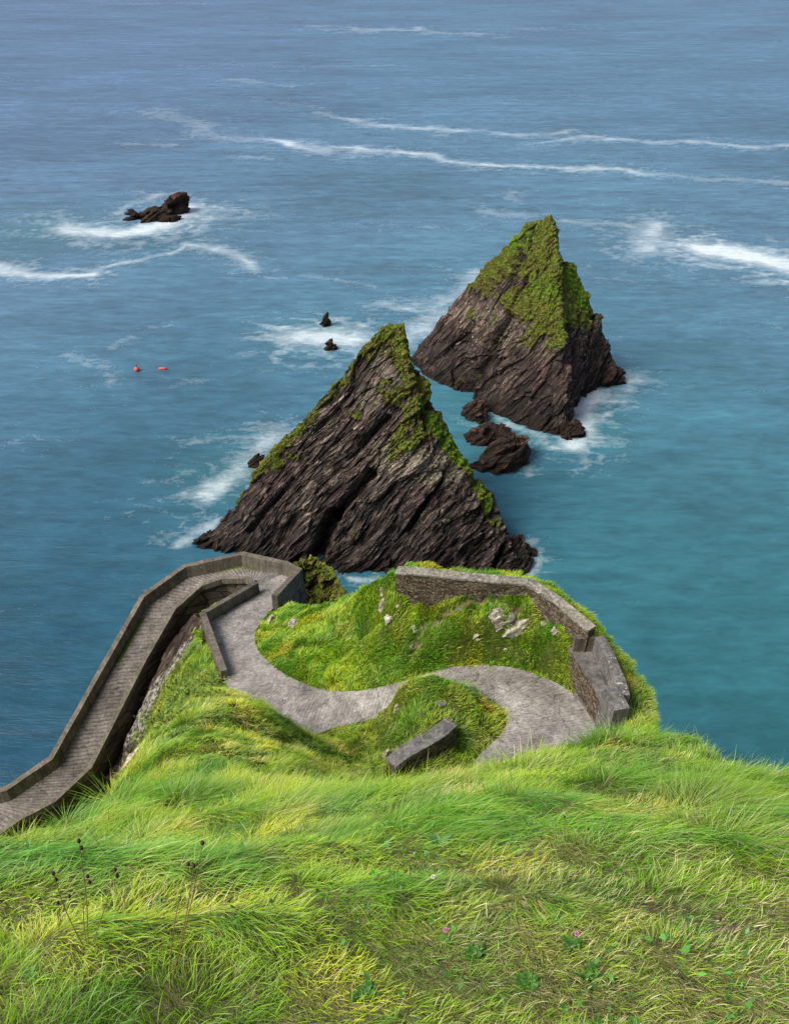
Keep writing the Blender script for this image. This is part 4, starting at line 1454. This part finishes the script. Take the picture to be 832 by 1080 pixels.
# viewing platform
plat = empty('viewing_platform', tuple(Z(630, 710, 25.4)), 'concrete lookout platform with low parapet at right end of the stone wall', 'platform')
ZP = 25.4
front = smooth_poly([Z(600, 683, ZP), Z(606, 691, ZP), Z(619, 711, ZP), Z(632, 735, ZP), Z(638, 753, ZP), Z(641, 766, ZP)], 2)
rear = resample(np.array([Z(622, 684, ZP), Z(630, 700, ZP), Z(640, 724, ZP), Z(648, 740, ZP), Z(652, 752, ZP), Z(655, 766, ZP)]), .2)
tt_ = np.linspace(0, 1, 60)
fi = np.stack([np.interp(tt_, np.linspace(0, 1, len(front)), front[:, k]) for k in range(3)], 1)
ri = np.stack([np.interp(tt_, np.linspace(0, 1, len(rear)), rear[:, k]) for k in range(3)], 1)
vv = np.linspace(0, 1, 8)
G = fi[:, None] * (1 - vv[None, :, None]) + ri[:, None] * vv[None, :, None]
skirt = fi[:, None].copy() - np.array([0, 0, .14]); 
G = np.concatenate([skirt, G], 1)
mesh_np('floor', G.reshape(-1, 3), grid_quads(60, G.shape[1]), M['floor'], plat)
par = [Z(624.5, 688, ZP), Z(633, 704, ZP), Z(645.5, 734, ZP), Z(650, 750, ZP)]
Vq, Qq = sweep(par, -.02, .36, -.6, .86, step=.25, nh=6, rough=.01, rf=.8)
mesh_np('parapet', Vq, Qq, M['slab'], plat, attrs={'run': RUN})
ew = [Z(604, 687.5, ZP), Z(624.5, 687, ZP)]
Vq, Qq = sweep(ew, 0, .24, -.5, .72, step=.2, nh=6, rough=.01, rf=.8)
mesh_np('end_wall', Vq, Qq, M['parapet'], plat)
bk_ = [Z(643, 768, ZP), Z(660, 765, ZP)]
Vq, Qq = sweep(bk_, 0, 1.05, -1.6, .95, step=.12, nh=10, nw=8, rough=.035, rf=2.5)
mesh_np('end_block', Vq, Qq, M['slab'], plat)
rt = [Z(572, 656, 25.3), Z(588, 672, 25.3), Z(601, 686, 25.26)] + [q - np.array([0, 0, .14]) for q in front[4::3]]
rt = np.array(rt)
Vq, Qq = sweep(rt, .0, .35, -2.6, .0, step=.1, nh=24, nw=3, rough=.06, rf=3.6, lean=.06)
mesh_np('retaining_wall', Vq, Qq, M['stone'], plat)
kp = [Z(604, 733, 23.72), Z(616, 746, 23.85), Z(624, 757, 24.0), Z(632, 770, 24.2), Z(640, 784, 24.4)]
Vq, Qq = sweep(smooth_poly(kp, 1), 0, .22, -.2, .14, step=.2, nh=3, rough=.01, rf=1)
ko = mesh_np('path_kerb', Vq, Qq, M['slab'], None)
tag(ko, 'low curved concrete kerb on the outside of the right-hand bend', 'kerb')

# curved wall stub on the grassy island
stub_px = [(412, 803), (424, 795), (438, 787), (453, 779), (466, 770), (476, 761)]
sp_ = np.array([Z(a, b_, 25.35) for a, b_ in stub_px])
sp_[0, 2] -= .12
stub = empty('wall_stub', tuple(sp_[2]), 'short curved wall stub with lichened slab top on the grass island', 'wall')
Vq, Qq = sweep(smooth_poly(sp_, 2), -.25, .25, -1.6, -.1, step=.08, nh=14, nw=4, rough=.05, rf=3.5)
mesh_np('wall', Vq, Qq, M['stone'], stub)
Vq, Qq = sweep(smooth_poly(sp_, 2), -.27, .29, -.1, .03, step=.07, nh=4, nw=9, rough=.045, rf=4.5)
mesh_np('coping', Vq, Qq, M['slab'], stub)


# ------------------------------------------------------------------ rocks in the turf
def mat_pale():
    s = NT('pale_lichened_stone')
    P = s.coord()
    n = s.noise(P, 3.5, 6, .75); f = s.noise(P, 14, 5, .7)
    c_ = s.ramp(n, [(.3, (.09, .07, .05)), (.45, (.34, .30, .22)), (.62, (.58, .54, .44))])
    c_ = s.mix(1.0, c_, s.ramp(f, [(.3, .55), (.65, 1.15)]), 'MULTIPLY')
    c_ = s.mix(1.0, c_, s.ramp(s.attr('cav'), [(0, .45), (.8, 1.1)]), 'MULTIPLY')
    s.principled(c_, .9, s.bump(f, .8, .06), .2)
    return s.m


M['pale'] = mat_pale()
OUTCROPS = [((537, 657), (1.8, .8, 1.5), 'large pale cracked rock in the bank below the stone wall', M['pale']),
            ((404, 641), (.5, .5, 1.1), 'slender pale rock low on the bank by the wall end', M['pale']),
            ((411, 655), (.55, .45, .7), 'pale rock just below the slender one on the bank', M['pale']),
            ((404, 625), (.45, .4, .55), 'pale rock at the crest of the bank, left of the stone wall', M['pale']),
            ((287, 656), (.6, .5, .75), 'slanting pale rock beside the path near the hairpin', M['pale']),
            ((309, 660), (.75, .5, .4), 'flat pale rock on the bank right of the slanting one', M['pale']),
            ((431, 657), (.3, .3, .35), 'small pale rock in the middle of the bank', M['pale']),
            ((441, 664), (.75, .45, .6), 'brown and white rock under the dark ledge on the bank', M['pale']),
            ((504, 672), (.4, .4, .5), 'small pale rock in the bank above the bend', M['pale']),
            ((533, 684), (.55, .4, .35), 'small pale rock lowest on the bank above the bend', M['pale']),
            ((496, 729), (.55, .4, .3), 'white stone on the island edge beside the path', M['pale']),
            ((469, 741), (.85, .6, .12), 'flat grey slab lying in the grass of the island', M['slab']),
            ((491, 761), (.5, .4, .4), 'pale stone behind the end of the wall stub', M['pale']),
            ((488, 772), (.45, .4, .6), 'pale stone against the end of the wall stub', M['pale']),
            ((419, 752), (.35, .35, .8), 'narrow brown rock on the left flank of the island', M['pale']),
            ((408, 800), (.35, .3, .7), 'pale broken stone at the left end of the wall stub', M['pale']),
            ((520, 648), (.7, .4, .5), 'brown rock half hidden under the dark ledge, left of the large pale one', M['slab']),
            ((486, 646), (.6, .4, .4), 'dark rock in the earthy ledge at the middle of the bank', M['slab']),
            ((437, 684), (.6, .4, .5), 'brown rock in the hollow low on the left of the bank', M['slab']),
            ((420, 640), (.35, .3, .3), 'tiny pale rock right of the slender pale one', M['pale']),
            ((575, 660), (.6, .4, .4), 'pale stone at the foot of the stone wall, right of the bend in it', M['pale']),
            ((590, 668), (.7, .4, .4), 'pale stone above the rubble retaining wall', M['pale']),
            ]
for i, ((px, py), sz, lab, mt) in enumerate(OUTCROPS):
    q = ground_hit(px, py, 70, 15)
    o = boulder('rock', q + np.array([0, .16, -sz[2] * .12]), np.array(sz) * .82, mt, 40 + i, i * .9, (.1, 0), .45, cs=CSs)
    tag(o, lab, 'rock')
# dark tumbled rocks below the ramp
for i, ((px, py), sz, lab) in enumerate([((70, 868), (3.6, 2.6, 2.0), 'dark boulder at the foot of the ramp, leftmost and lowest'), ((98, 856), (3.4, 2.6, 1.9), 'dark boulder wedged between ramp foot and grassy slope'),
                                         ((118, 838), (2.6, 2.2, 1.8), 'dark boulder highest in the gap beside the ramp')]):
    q = Z(px, py, 5.6)
    o = boulder('rock', q, sz, M['rock_c'], 70 + i, i, (.1, 0), .5)
    tag(o, lab, 'rock')


# ------------------------------------------------------------------ grass
def project(P):
    w_ = P - CAM
    dpt = w_ @ FW
    return CX + F * (w_ @ RT) / dpt, CY - F * (w_ @ UP) / dpt, dpt


def make_blades(base, ang, lean, L, wd, colr, seg, rngl):
    n = len(base)
    t = np.linspace(0, 1, seg + 1)
    dirx = np.stack([np.cos(ang), np.sin(ang), np.zeros(n)], 1)
    up = np.array([0, 0, 1.0])
    # curve: rises then bows over
    h = (t[None] - .5 * np.clip(lean, 0, 1.5)[:, None] * t[None] ** 2) * L[:, None]
    o_ = (lean[:, None] * .85 * t[None] ** 1.7 + .12 * t[None]) * L[:, None]
    C_ = base[:, None] + dirx[:, None] * o_[..., None] + up[None, None] * h[..., None]
    sa = ang + np.pi / 2 + rngl.normal(0, .8, n)
    side = np.stack([np.cos(sa), np.sin(sa), rngl.normal(0, .25, n)], 1)
    prof = (1 - t ** 1.8) * .9 + .1
    W_ = wd[:, None] * prof[None] * .5
    V = np.stack([C_ - side[:, None] * W_[..., None], C_ + side[:, None] * W_[..., None]], 2)  # n,seg+1,2,3
    V = V.reshape(-1, 3)
    b0 = (np.arange(n) * (seg + 1) * 2)[:, None] + (np.arange(seg) * 2)[None]
    Q = np.stack([b0, b0 + 1, b0 + 3, b0 + 2], -1).reshape(-1, 4)
    root_shade = .55 + .6 * t  # root occlusion painted into the blade colour, darkest at the base
    cc = colr[:, None, :] * root_shade[None, :, None]
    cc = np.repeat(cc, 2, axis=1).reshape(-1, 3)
    return V, Q, cc


def palette(x, y, n, r, rngl, bank):
    a = noise2(x, y, .35, 3, 20.0) - .12 * sstep(7, 3, r)
    b_ = noise2(x, y, 1.5, 3, 24.0)
    c_ = noise2(x, y, .9, 2, 29.0)
    deep = np.array([.10, .30, .014]); mid = np.array([.31, .49, .024]); lime = np.array([.47, .60, .042]); olive = np.array([.50, .46, .10]); straw = np.array([.80, .68, .32]); blue = np.array([.15, .38, .10])
    k = np.clip(.5 + 1.5 * (.5 * a + .6 * b_) + rngl.normal(0, .13, n) + .12 * sstep(3.7, 2.7, r) + .1 * sstep(8, 16, r) * (1 - bank), 0, 1)[:, None]
    col = np.where(k < .5, deep + (mid - deep) * k * 2, mid + (lime - mid) * (k - .5) * 2)
    o_ = sstep(.05, .45, c_ + rngl.normal(0, .15, n))[:, None] * .75
    col = col * (1 - o_) + olive * o_
    bl = sstep(.2, .5, noise2(x, y, .8, 2, 33.0))[:, None] * .5 * (1 - bank)[:, None]
    col = col * (1 - bl) + blue * bl
    u = rngl.random(n)
    dry = np.clip(sstep(-.1, .5, noise2(x, y, .55, 3, 37.0)) + .95 * sstep(-.2, .8, x + .35 * noise2(x, y, 1.6, 2, 44.0)) * sstep(4.5, 3.2, r), 0, 1.6)
    m = (u < .05 + .30 * dry)[:, None]
    col = np.where(m, straw * (.6 + .5 * rngl.random(n))[:, None], col)
    col = col * (.75 + .5 * rngl.random(n))[:, None]
    # mossier, deeper colour on the sheltered bank
    bm = bank[:, None]
    col = col * (1 - bm) + bm * col * np.array([.80, .92, .45])
    return col


def build_grass():
    g = np.random.default_rng(77)
    X0, X1, Y0, Y1 = [], [], [], []
    xs_, ys_ = [], []
    for (x0, x1, y0, y1, dmax) in [(-4.2, 4.2, .2, 3.0, 12000), (-5.5, 5.5, 3.0, 6.0, 6500), (-9, 9, 6.0, 12.0, 2300), (-16, 12, 12, 20, 1000), (-24, 15, 20, 46, 2400)]:
        n = int((x1 - x0) * (y1 - y0) * dmax)
        x = g.uniform(x0, x1, n); y = g.uniform(y0, y1, n)
        z = samp(TZ, x, y)
        P = np.stack([x, y, z], 1)
        r = np.linalg.norm(P - CAM, axis=1)
        px, py, dp = project(P)
        rho = np.clip(12000 * (3 / r) ** 1.45 * (1 + 1.4 * sstep(21, 25, y)) * np.where(y > 14, np.clip(np.sqrt(1 + samp(TSL, x, y) ** 2) * .8, 1, 3.2), 1), 0, 12000)
        keep = (g.random(n) < rho / dmax) & (dp > 0) & (px > -170 - 1170 / r) & (px < 1000 + 1170 / r) & (py < 1210 + 900 / r)
        d = samp(TD, x, y); rk = samp(TROCK, x, y); so_ = samp(TSOIL, x, y)
        da = samp(TDA, x, y); db = samp(TDB, x, y)
        onp = (da < .10 + .12 * noise2(x, y, 1.3, 2, 50.0)) & (db < .10 + .12 * noise2(x, y, 1.3, 2, 51.0)) & (samp(TTI, x, y) < 32)
        keep &= ~onp
        keep &= (d < .9) | (g.random(n) < .35) & (d < 2.6)
        keep &= g.random(n) > rk * 1.25 + .1 * 0
        keep &= g.random(n) > so_ * .85
        # nothing inside the masonry
        keep &= ~((z < 17) & (y > 24) & (x > -16) & (g.random(n) < .3))
        xs_.append(x[keep]); ys_.append(y[keep])
    x = np.concatenate(xs_); y = np.concatenate(ys_)
    # grass does not grow through platform, stone wall, stub
    bad = np.zeros(len(x), bool)
    for poly, w_ in (([q + np.array([.12, .24, 0]) for q in sw], .24), (par, .4), ([q + np.array([.22, .05, 0]) for q in rt], .16), (list(sp_), .24), (list(iw), .3), (list(PP), .36)):
        bad |= seg_dist(x, y, [np.asarray(q) for q in poly]) < w_
    fl = np.concatenate([fi[:, :2], ri[::-1, :2]])
    bad |= sdist(x, y, fl) < 0
    x, y = x[~bad], y[~bad]
    z = samp(TZ, x, y) - .01
    n = len(x)
    P = np.stack([x, y, z], 1)
    r = np.linalg.norm(P - CAM, axis=1)
    bank = sstep(23.7, 25.2, y) * sstep(-9.5, -7, x)
    flow = -.25 + 2.8 * noise2(x, y, .28, 3, 60.0) + 1.2 * noise2(x, y, 1.1, 2, 63.0)
    cs = np.interp(r, [2, 5, 12, 30], [.34, .5, .9, 1.1])
    ex = np.zeros(n); ey = np.zeros(n); hx = np.zeros(n); hd = np.zeros(n)
    rj = r * (1 + g.normal(0, .10, n))
    tf = tuft_field(x, y) * (y < 13)
    for lo, hi, s_ in ((0, 4.2, .33), (4.2, 9, .6), (9, 99, 1.0)):
        k_ = (rj >= lo) & (rj < hi)
        ex[k_], ey[k_], hx[k_], hd[k_] = cells2(x[k_], y[k_], s_, 7)
    rad = np.arctan2(ey, ex)
    mixr = .55 + .35 * (hx > .5)
    ang = np.arctan2(np.sin(flow) + mixr * 1.5 * np.sin(rad) * np.clip(hd * 2, 0, 1), np.cos(flow) + mixr * 1.5 * np.cos(rad) * np.clip(hd * 2, 0, 1)) + g.normal(0, 1, n) * (.5 + .3 * sstep(5.5, 3.5, r)) * (1 - .3 * tf)
    fx = np.arctan2(np.sin(ang) * (1 - .5 * tf) - .25 * tf, np.cos(ang) * (1 - .5 * tf) + .5 * tf)
    ang = fx
    lean = np.clip(.75 - .2 * sstep(5.5, 3.5, r) + .35 * tf + .7 * noise2(x, y, .6, 2, 66.0) + g.normal(0, .25, n), .05, 1.5)
    tall = sstep(-.25, .45, noise2(x, y, .7, 3, 70.0))
    Lb = np.interp(r, [2, 4, 6, 8, 14, 25, 40], [.085, .11, .155, .19, .26, .30, .28])
    Lb = Lb * (1.1 - .45 * sstep(-.5, .9, x) * sstep(4.6, 3.4, r))
    L = Lb * (.50 + .8 * tall) * g.uniform(.5, 1.25, n) * (.6 + .75 * hx) * (1.15 - .45 * np.clip(hd, 0, 1))
    L *= 1 - .12 * bank
    wd = .0023 * (r / 3) ** .80 * g.lognormal(0, .35, n)
    wd *= 1 + .4 * bank
    da = samp(TDA, x, y); db = samp(TDB, x, y)
    near_path = ((da < .5) & (da > -1)) | ((db < .5) & (db > -1))
    L = np.where(near_path & (y > 15), L * .7, L)
    L = L * (1 + .45 * tf)
    L = np.where(y > 19, np.maximum(L, .23 * g.uniform(.7, 1.2, n)), L)
    L = np.maximum(L, np.where(r < 5, .055, 0))
    col = palette(x, y, n, r, g, bank)
    hsh = (hx * 7.13) % 1.0
    tus = np.where((hsh > .78)[:, None], np.array([1.45, 1.18, 1.1]), np.where((hsh < .25)[:, None], np.array([.62, .78, .8]), 1.0))
    col = col * tus
    hollow_shade = (sstep(.02, -.30, noise2(x, y, .9, 3, 3.1)) * (y < 16) * .9)[:, None]  # hummock hollows: shade painted into the blade colour, pulled to deeper green
    col = col * (1 - hollow_shade * np.array([.48, .28, .30]))
    dk = (tf * .85)[:, None] * (g.random(n) < .85)[:, None]
    col = col * (1 - dk) + dk * np.array([.115, .34, .02]) * g.uniform(.6, 1.4, n)[:, None]
    col = np.clip(col * (1.12 + .22 * sstep(5.5, 3.2, r))[:, None], 0, .88)
    u = g.random(n)
    nearm = r < 6
    out = []
    for msk, seg in ((nearm, 5), (~nearm, 3)):
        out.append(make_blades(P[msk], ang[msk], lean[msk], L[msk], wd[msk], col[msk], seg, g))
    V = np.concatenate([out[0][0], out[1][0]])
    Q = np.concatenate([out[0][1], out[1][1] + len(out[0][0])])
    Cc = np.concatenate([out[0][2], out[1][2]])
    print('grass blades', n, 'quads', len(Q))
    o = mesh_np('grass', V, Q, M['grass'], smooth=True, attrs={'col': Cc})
    tag(o, 'wind-combed green and straw coloured grass covering the headland', 'grass', kind='stuff')
    # creeping broad leaves (clover, plantain, silverweed) through the near turf
    n = 26000
    x = g.uniform(-3.2, 3.2, n); y = g.uniform(.5, 5.5, n)
    k = (noise2(x, y, 1.4, 3, 90.0) > .10) | (g.random(n) < .06)
    x, y = x[k], y[k]; n = len(x)
    P = np.stack([x, y, samp(TZ, x, y) + g.uniform(.005, .05, n)], 1)
    r = np.linalg.norm(P - CAM, axis=1)
    a = g.uniform(0, 6.283, n); e = g.uniform(-.1, .9, n)
    d_ = np.stack([np.cos(a) * np.cos(e), np.sin(a) * np.cos(e), np.sin(e)], 1)
    s_ = np.stack([-np.sin(a), np.cos(a), g.normal(0, .2, n)], 1)
    Lf = g.lognormal(0, .35, n) * .017; Wf = Lf * g.uniform(.25, .6, n)
    pts = [P, P + d_ * (Lf * .5)[:, None] + s_ * (Wf * .5)[:, None], P + d_ * Lf[:, None], P + d_ * (Lf * .5)[:, None] - s_ * (Wf * .5)[:, None]]
    V = np.stack(pts, 1).reshape(-1, 3)
    Q = np.arange(n * 4).reshape(-1, 4)
    lc = np.array([.06, .19, .03]) * g.uniform(.6, 1.9, n)[:, None] * np.where(g.random(n) < .15, 1.6, 1.0)[:, None]
    o = mesh_np('ground_leaves', V, Q, M['grass'], attrs={'col': np.repeat(lc, 4, axis=0)})
    tag(o, 'small creeping green leaves threaded through the near turf', 'ground cover', kind='stuff')
    # long seeding stalks standing out of the near turf
    n = 1900
    x = g.uniform(-4, 4.5, n); y = g.uniform(.8, 7.5, n)
    z = samp(TZ, x, y)
    P = np.stack([x, y, z], 1)
    r = np.linalg.norm(P - CAM, axis=1)
    px, py, dp = project(P)
    k = (px > -100) & (px < 930) & (samp(TD, x, y) < .2) & (noise2(x, y, .9, 2, 80.0) > -.12)
    P = P[k]; r = r[k]; n = len(P)
    colr = np.array([.42, .36, .17]) * g.uniform(.6, 1.15, n)[:, None]
    V, Q, Cc = make_blades(P, g.uniform(-1.3, 1.3, n) + (g.random(n) < .3) * np.pi, g.uniform(.1, 1.1, n), np.interp(r, [2, 5, 8], [.12, .18, .20]) * g.uniform(.7, 1.35, n), .0022 * (r / 3) ** .8 * g.uniform(.7, 1.4, n), colr, 6, g)
    o = mesh_np('dry_grass', V, Q, M['grass'], smooth=True, attrs={'col': Cc})
    tag(o, 'scattered bleached dry grass stalks among the foreground turf', 'dry grass', kind='stuff')


build_grass()


# ------------------------------------------------------------------ single plants
def leaf(mb, p0, d, L, wdt, droop=.4, k=6):
    """a folded broad leaf from p0 in direction d"""
    d = np.asarray(d, float); d /= np.linalg.norm(d)
    side = np.cross(d, [0, 0, 1.0]); side /= np.linalg.norm(side) + 1e-9
    t = np.linspace(0, 1, k)
    C_ = np.asarray(p0)[None] + d[None] * (t * L)[:, None]
    C_[:, 2] -= droop * L * t ** 2
    w_ = wdt * np.sin(np.clip(t, .02, .99) ** .75 * np.pi) * .5 + .0006
    V = np.stack([C_ - side * w_[:, None] + np.array([0, 0, 1]) * (w_ * .35)[:, None], C_, C_ + side * w_[:, None] + np.array([0, 0, 1]) * (w_ * .35)[:, None]], 1)
    mb.add(V.reshape(-1, 3), grid_quads(k, 3))


def head(mb, p, rx, rz, k=9):
    kk = np.linspace(0, np.pi, k); aa = np.linspace(0, 2 * np.pi, 12)
    K_, A2 = np.meshgrid(kk, aa, indexing='ij')
    S_ = np.stack([np.sin(K_) * np.cos(A2) * rx, np.sin(K_) * np.sin(A2) * rx, np.cos(K_) * rz], -1)
    S_ *= (1 + .16 * np.sin(A2 * 5 + K_ * 7))[..., None]
    mb.add(S_.reshape(-1, 3) + p, grid_quads(k, 12))


def stalk(px0, py0, tips, lab, seeds, rad=.0016):
    """dry flower stalk: root pixel, list of tip pixels; depth of the root"""
    g0 = ground_hit(px0, py0, 12)
    r0 = g0[1]
    th_ = empty('seed_stalk', tuple(g0), lab, 'dried flower')
    mb = MB(); hp = []
    for i, (tx, ty) in enumerate(tips):
        tip = Yp(tx, ty, r0 * (1.02 + .02 * i))
        m_ = (g0 + tip) / 2 + np.array([.012 * (-1) ** i, .0, .012])
        pts = smooth_poly([g0 - np.array([0, 0, .02]), m_, tip], 2)
        mb.tube(pts, np.linspace(rad, rad * .55, len(pts)), 6)
        hp.append(tip)
    mb.build('stem', M['stem'], th_)
    for h_ in hp:
        for dz in (0,) + ((.022,) if seeds > 1 else ()):
            b2 = MB(); head(b2, h_ + np.array([0, 0, .004 - dz * 1.3]), .0048, .0068); b2.build('seed_head', M['seed'], th_)
    return th_


stalk(92, 1004, [(84, 888), (57, 922), (122, 918), (93, 925)], 'branching dried stalk with round brown seed heads at lower left', 2)
stalk(60, 985, [(62, 953), (74, 946)], 'short dried stalk with two brown seed heads, left of the branching one', 1)
stalk(178, 1040, [(214, 890), (199, 912), (205, 914)], 'tall arching dry stalk with narrow seed head in left foreground', 1)
stalk(590, 902, [(620, 875)], 'single brown seed head standing in the grass right of centre', 1)
stalk(592, 895, [(595, 862)], 'single brown seed head just left of the other near the ridge', 1)
stalk(600, 1078, [(601, 1058)], 'dark seed head at the bottom edge, right of centre', 1)
stalk(755, 985, [(759, 970), (750, 978)], 'thin dark forked seed stalk beside the bare soil patch', 1)


def flower(px, py, lab, mt, name, cat, rx=.0085):
    g0 = ground_hit(px, py + 14, 12)
    tip = Yp(px, py, g0[1] * 1.0)
    t = empty(name, tuple(g0), lab, cat)
    mb = MB(); mb.tube([g0 - np.array([0, 0, .02]), (g0 + tip) / 2 + np.array([.004, 0, 0]), tip], [.0013, .0012, .001], 6); mb.build('stem', M['leaf'], t)
    b2 = MB()
    for k in range(26):
        a = k * 2.399; e = math.acos(1 - (k + .5) / 26 * 1.2)
        dr = np.array([math.sin(e) * math.cos(a), math.sin(e) * math.sin(a), math.cos(e)])
        leaf(b2, tip + dr * rx * .3, dr + np.array([0, 0, .001]), rx * 1.0, rx * .45, 0.0, 4)
    b2.build('flower_head', mt, t)
    b3 = MB()
    for k in range(3):
        a = k * 2.1 + px
        leaf(b3, g0 + (tip - g0) * .35, (math.cos(a), math.sin(a), .4), .022, .012)
    b3.build('leaf', M['leaf'], t)


flower(470, 981, 'pink clover flower in the middle of the foreground grass', M['pink'], 'clover_flower', 'flower', .007)
flower(608, 985, 'deeper pink clover flower, right of the other', M['pink'], 'clover_flower', 'flower', .006)
flower(457, 925, 'small white flower in the foreground grass', M['white'], 'white_flower', 'flower', .007)


def rosette(px, py, n, L, wdt, mt, lab, name='leafy_plant', up=.8, rmin=1.0, jit=.0, seed=0):
    g0 = ground_hit(px, py, 60, rmin)
    rs = np.random.default_rng(seed + int(px))
    mb = MB()
    for k in range(n):
        a = k * 2.399 + rs.uniform(-.4, .4)
        b0 = g0 + np.array([rs.normal(0, jit), rs.normal(0, jit), 0.01 + abs(rs.normal(0, jit)) * .4])
        leaf(mb, b0, (math.cos(a), math.sin(a), up * rs.uniform(.4, 1.5)), L * rs.uniform(.6, 1.15), wdt * rs.uniform(.7, 1.2), .35)
    o = mb.build(name, mt, None, loc=tuple(g0))
    tag(o, lab, 'plant')


rosette(168, 962, 7, .065, .018, M['bluegreen'], 'blue-green broad-leaved plant beside the tall dry stalk', up=1.0)
rosette(34, 1030, 6, .045, .014, M['bluegreen'], 'blue-green broad-leaved plant at lower left edge', up=1.0)
rosette(462, 893, 8, .11, .03, M['bluegreen'], 'pale blue-green leaves low in the dark grass at centre', up=.9)
rosette(385, 1052, 60, .030, .013, M['leaf'], 'dark green creeping leaf clump at bottom centre', jit=.012)
rosette(556, 1040, 60, .030, .012, M['leaf'], 'dark green clover clump, right of bottom centre', jit=.012)
rosette(500, 1010, 70, .030, .013, M['leaf'], 'dark green clover clump below the pink flower', jit=.012)
rosette(600, 1000, 50, .028, .012, M['leaf'], 'dark green clover clump under the deeper pink flower', jit=.012)
rosette(620, 1035, 12, .05, .012, M['leaf'], 'narrow-leaved green plant between clover and bare patch', up=1.2, jit=.012)


def bush(px, py, r_, hgt, n, lab, ls, seed, rmin=12):
    g0 = ground_hit(px, py, 60, rmin)
    rs = np.random.default_rng(seed)
    t = empty('leafy_shrub', tuple(g0), lab, 'shrub')
    mb = MB()
    for k in range(n):
        u = rs.normal(size=3); u /= np.linalg.norm(u); u[2] = abs(u[2])
        rad = rs.uniform(.45, 1.0) * (1 + .3 * math.sin(u[0] * 5 + seed) + .2 * math.sin(u[1] * 9))
        p_ = g0 + u * np.array([r_, r_, hgt]) * rad
        p_[2] = max(p_[2], ground_z(p_[0], p_[1]) + .05)
        d_ = u + rs.normal(0, .5, 3)
        leaf(mb, p_, d_, ls * rs.uniform(.6, 1.3), ls * .55 * rs.uniform(.7, 1.2), .3, 4)
    mb.build('foliage', M['bramble'], t)
    mb = MB()
    for k in range(14):
        a = k * 2.4
        mb.tube([g0 - np.array([0, 0, .1]), g0 + np.array([math.cos(a) * r_ * .3, math.sin(a) * r_ * .3, hgt * .5]), g0 + np.array([math.cos(a) * r_ * .7, math.sin(a) * r_ * .7, hgt * .8])], [.012, .009, .004], 5)
    mb.build('stem', M['stem'], t)


bush(222, 726, 1.0, .8, 520, 'yellow-green leafy shrub at top of left slope, touching the low wall', .15, 3, 20)
bush(196, 742, 1.0, .7, 520, 'yellow-green leafy shrub just below the topmost one on left slope', .15, 4, 20)
bush(176, 765, .8, .5, 260, 'darker leafy shrub lowest of the three on left slope', .16, 6, 15)
bush(552, 690, .5, .35, 160, 'small yellow-green shrub in the bank below the platform', .10, 5)
bush(560, 697, .35, .3, 110, 'tiny yellow-green shrub beside the small one above the bend', .09, 8)

# ------------------------------------------------------------------ camera, light, world
cam = bpy.data.cameras.new('camera')
cam.sensor_fit = 'VERTICAL'; cam.sensor_height = 24; cam.sensor_width = 24
cam.lens = 24 * F / 1080
cam.clip_start = .05; cam.clip_end = 20000
co = bpy.data.objects.new('camera', cam)
COL.objects.link(co)
co.location = CAM
co.rotation_euler = (math.radians(90) - TH, 0, 0)
SC.camera = co

SUN_EL, SUN_AZ = math.radians(50), math.radians(-112)   # azimuth measured from +Y, clockwise (to the left, a little behind)
sd = bpy.data.lights.new('sun', 'SUN')
sd.energy = 4.1; sd.angle = math.radians(30); sd.color = (1.0, .96, .88)
so = bpy.data.objects.new('sun', sd)
COL.objects.link(so)
dirv = Vector((math.sin(SUN_AZ) * math.cos(SUN_EL), math.cos(SUN_AZ) * math.cos(SUN_EL), math.sin(SUN_EL)))
so.rotation_euler = dirv.to_track_quat('Z', 'Y').to_euler()
so.location = (-30, -20, 90)

w = bpy.data.worlds.new('World'); SC.world = w; w.use_nodes = True
nt = w.node_tree
bg = nt.nodes['Background']
sky = nt.nodes.new('ShaderNodeTexSky')
sky.sky_type = 'NISHITA'; sky.sun_disc = False
sky.sun_elevation = SUN_EL; sky.sun_rotation = SUN_AZ
sky.air_density = 1.0; sky.dust_density = 3.0; sky.ozone_density = 1.0
hs = nt.nodes.new('ShaderNodeHueSaturation'); hs.inputs['Saturation'].default_value = .75
nt.links.new(sky.outputs[0], hs.inputs['Color']); nt.links.new(hs.outputs[0], bg.inputs[0])
bg.inputs[1].default_value = .15
SC.view_settings.view_transform = 'Standard'
SC.view_settings.look = 'None'
SC.view_settings.exposure = 0
SC.cycles.max_bounces = 5
SC.cycles.diffuse_bounces = 3
SC.cycles.use_denoising = True
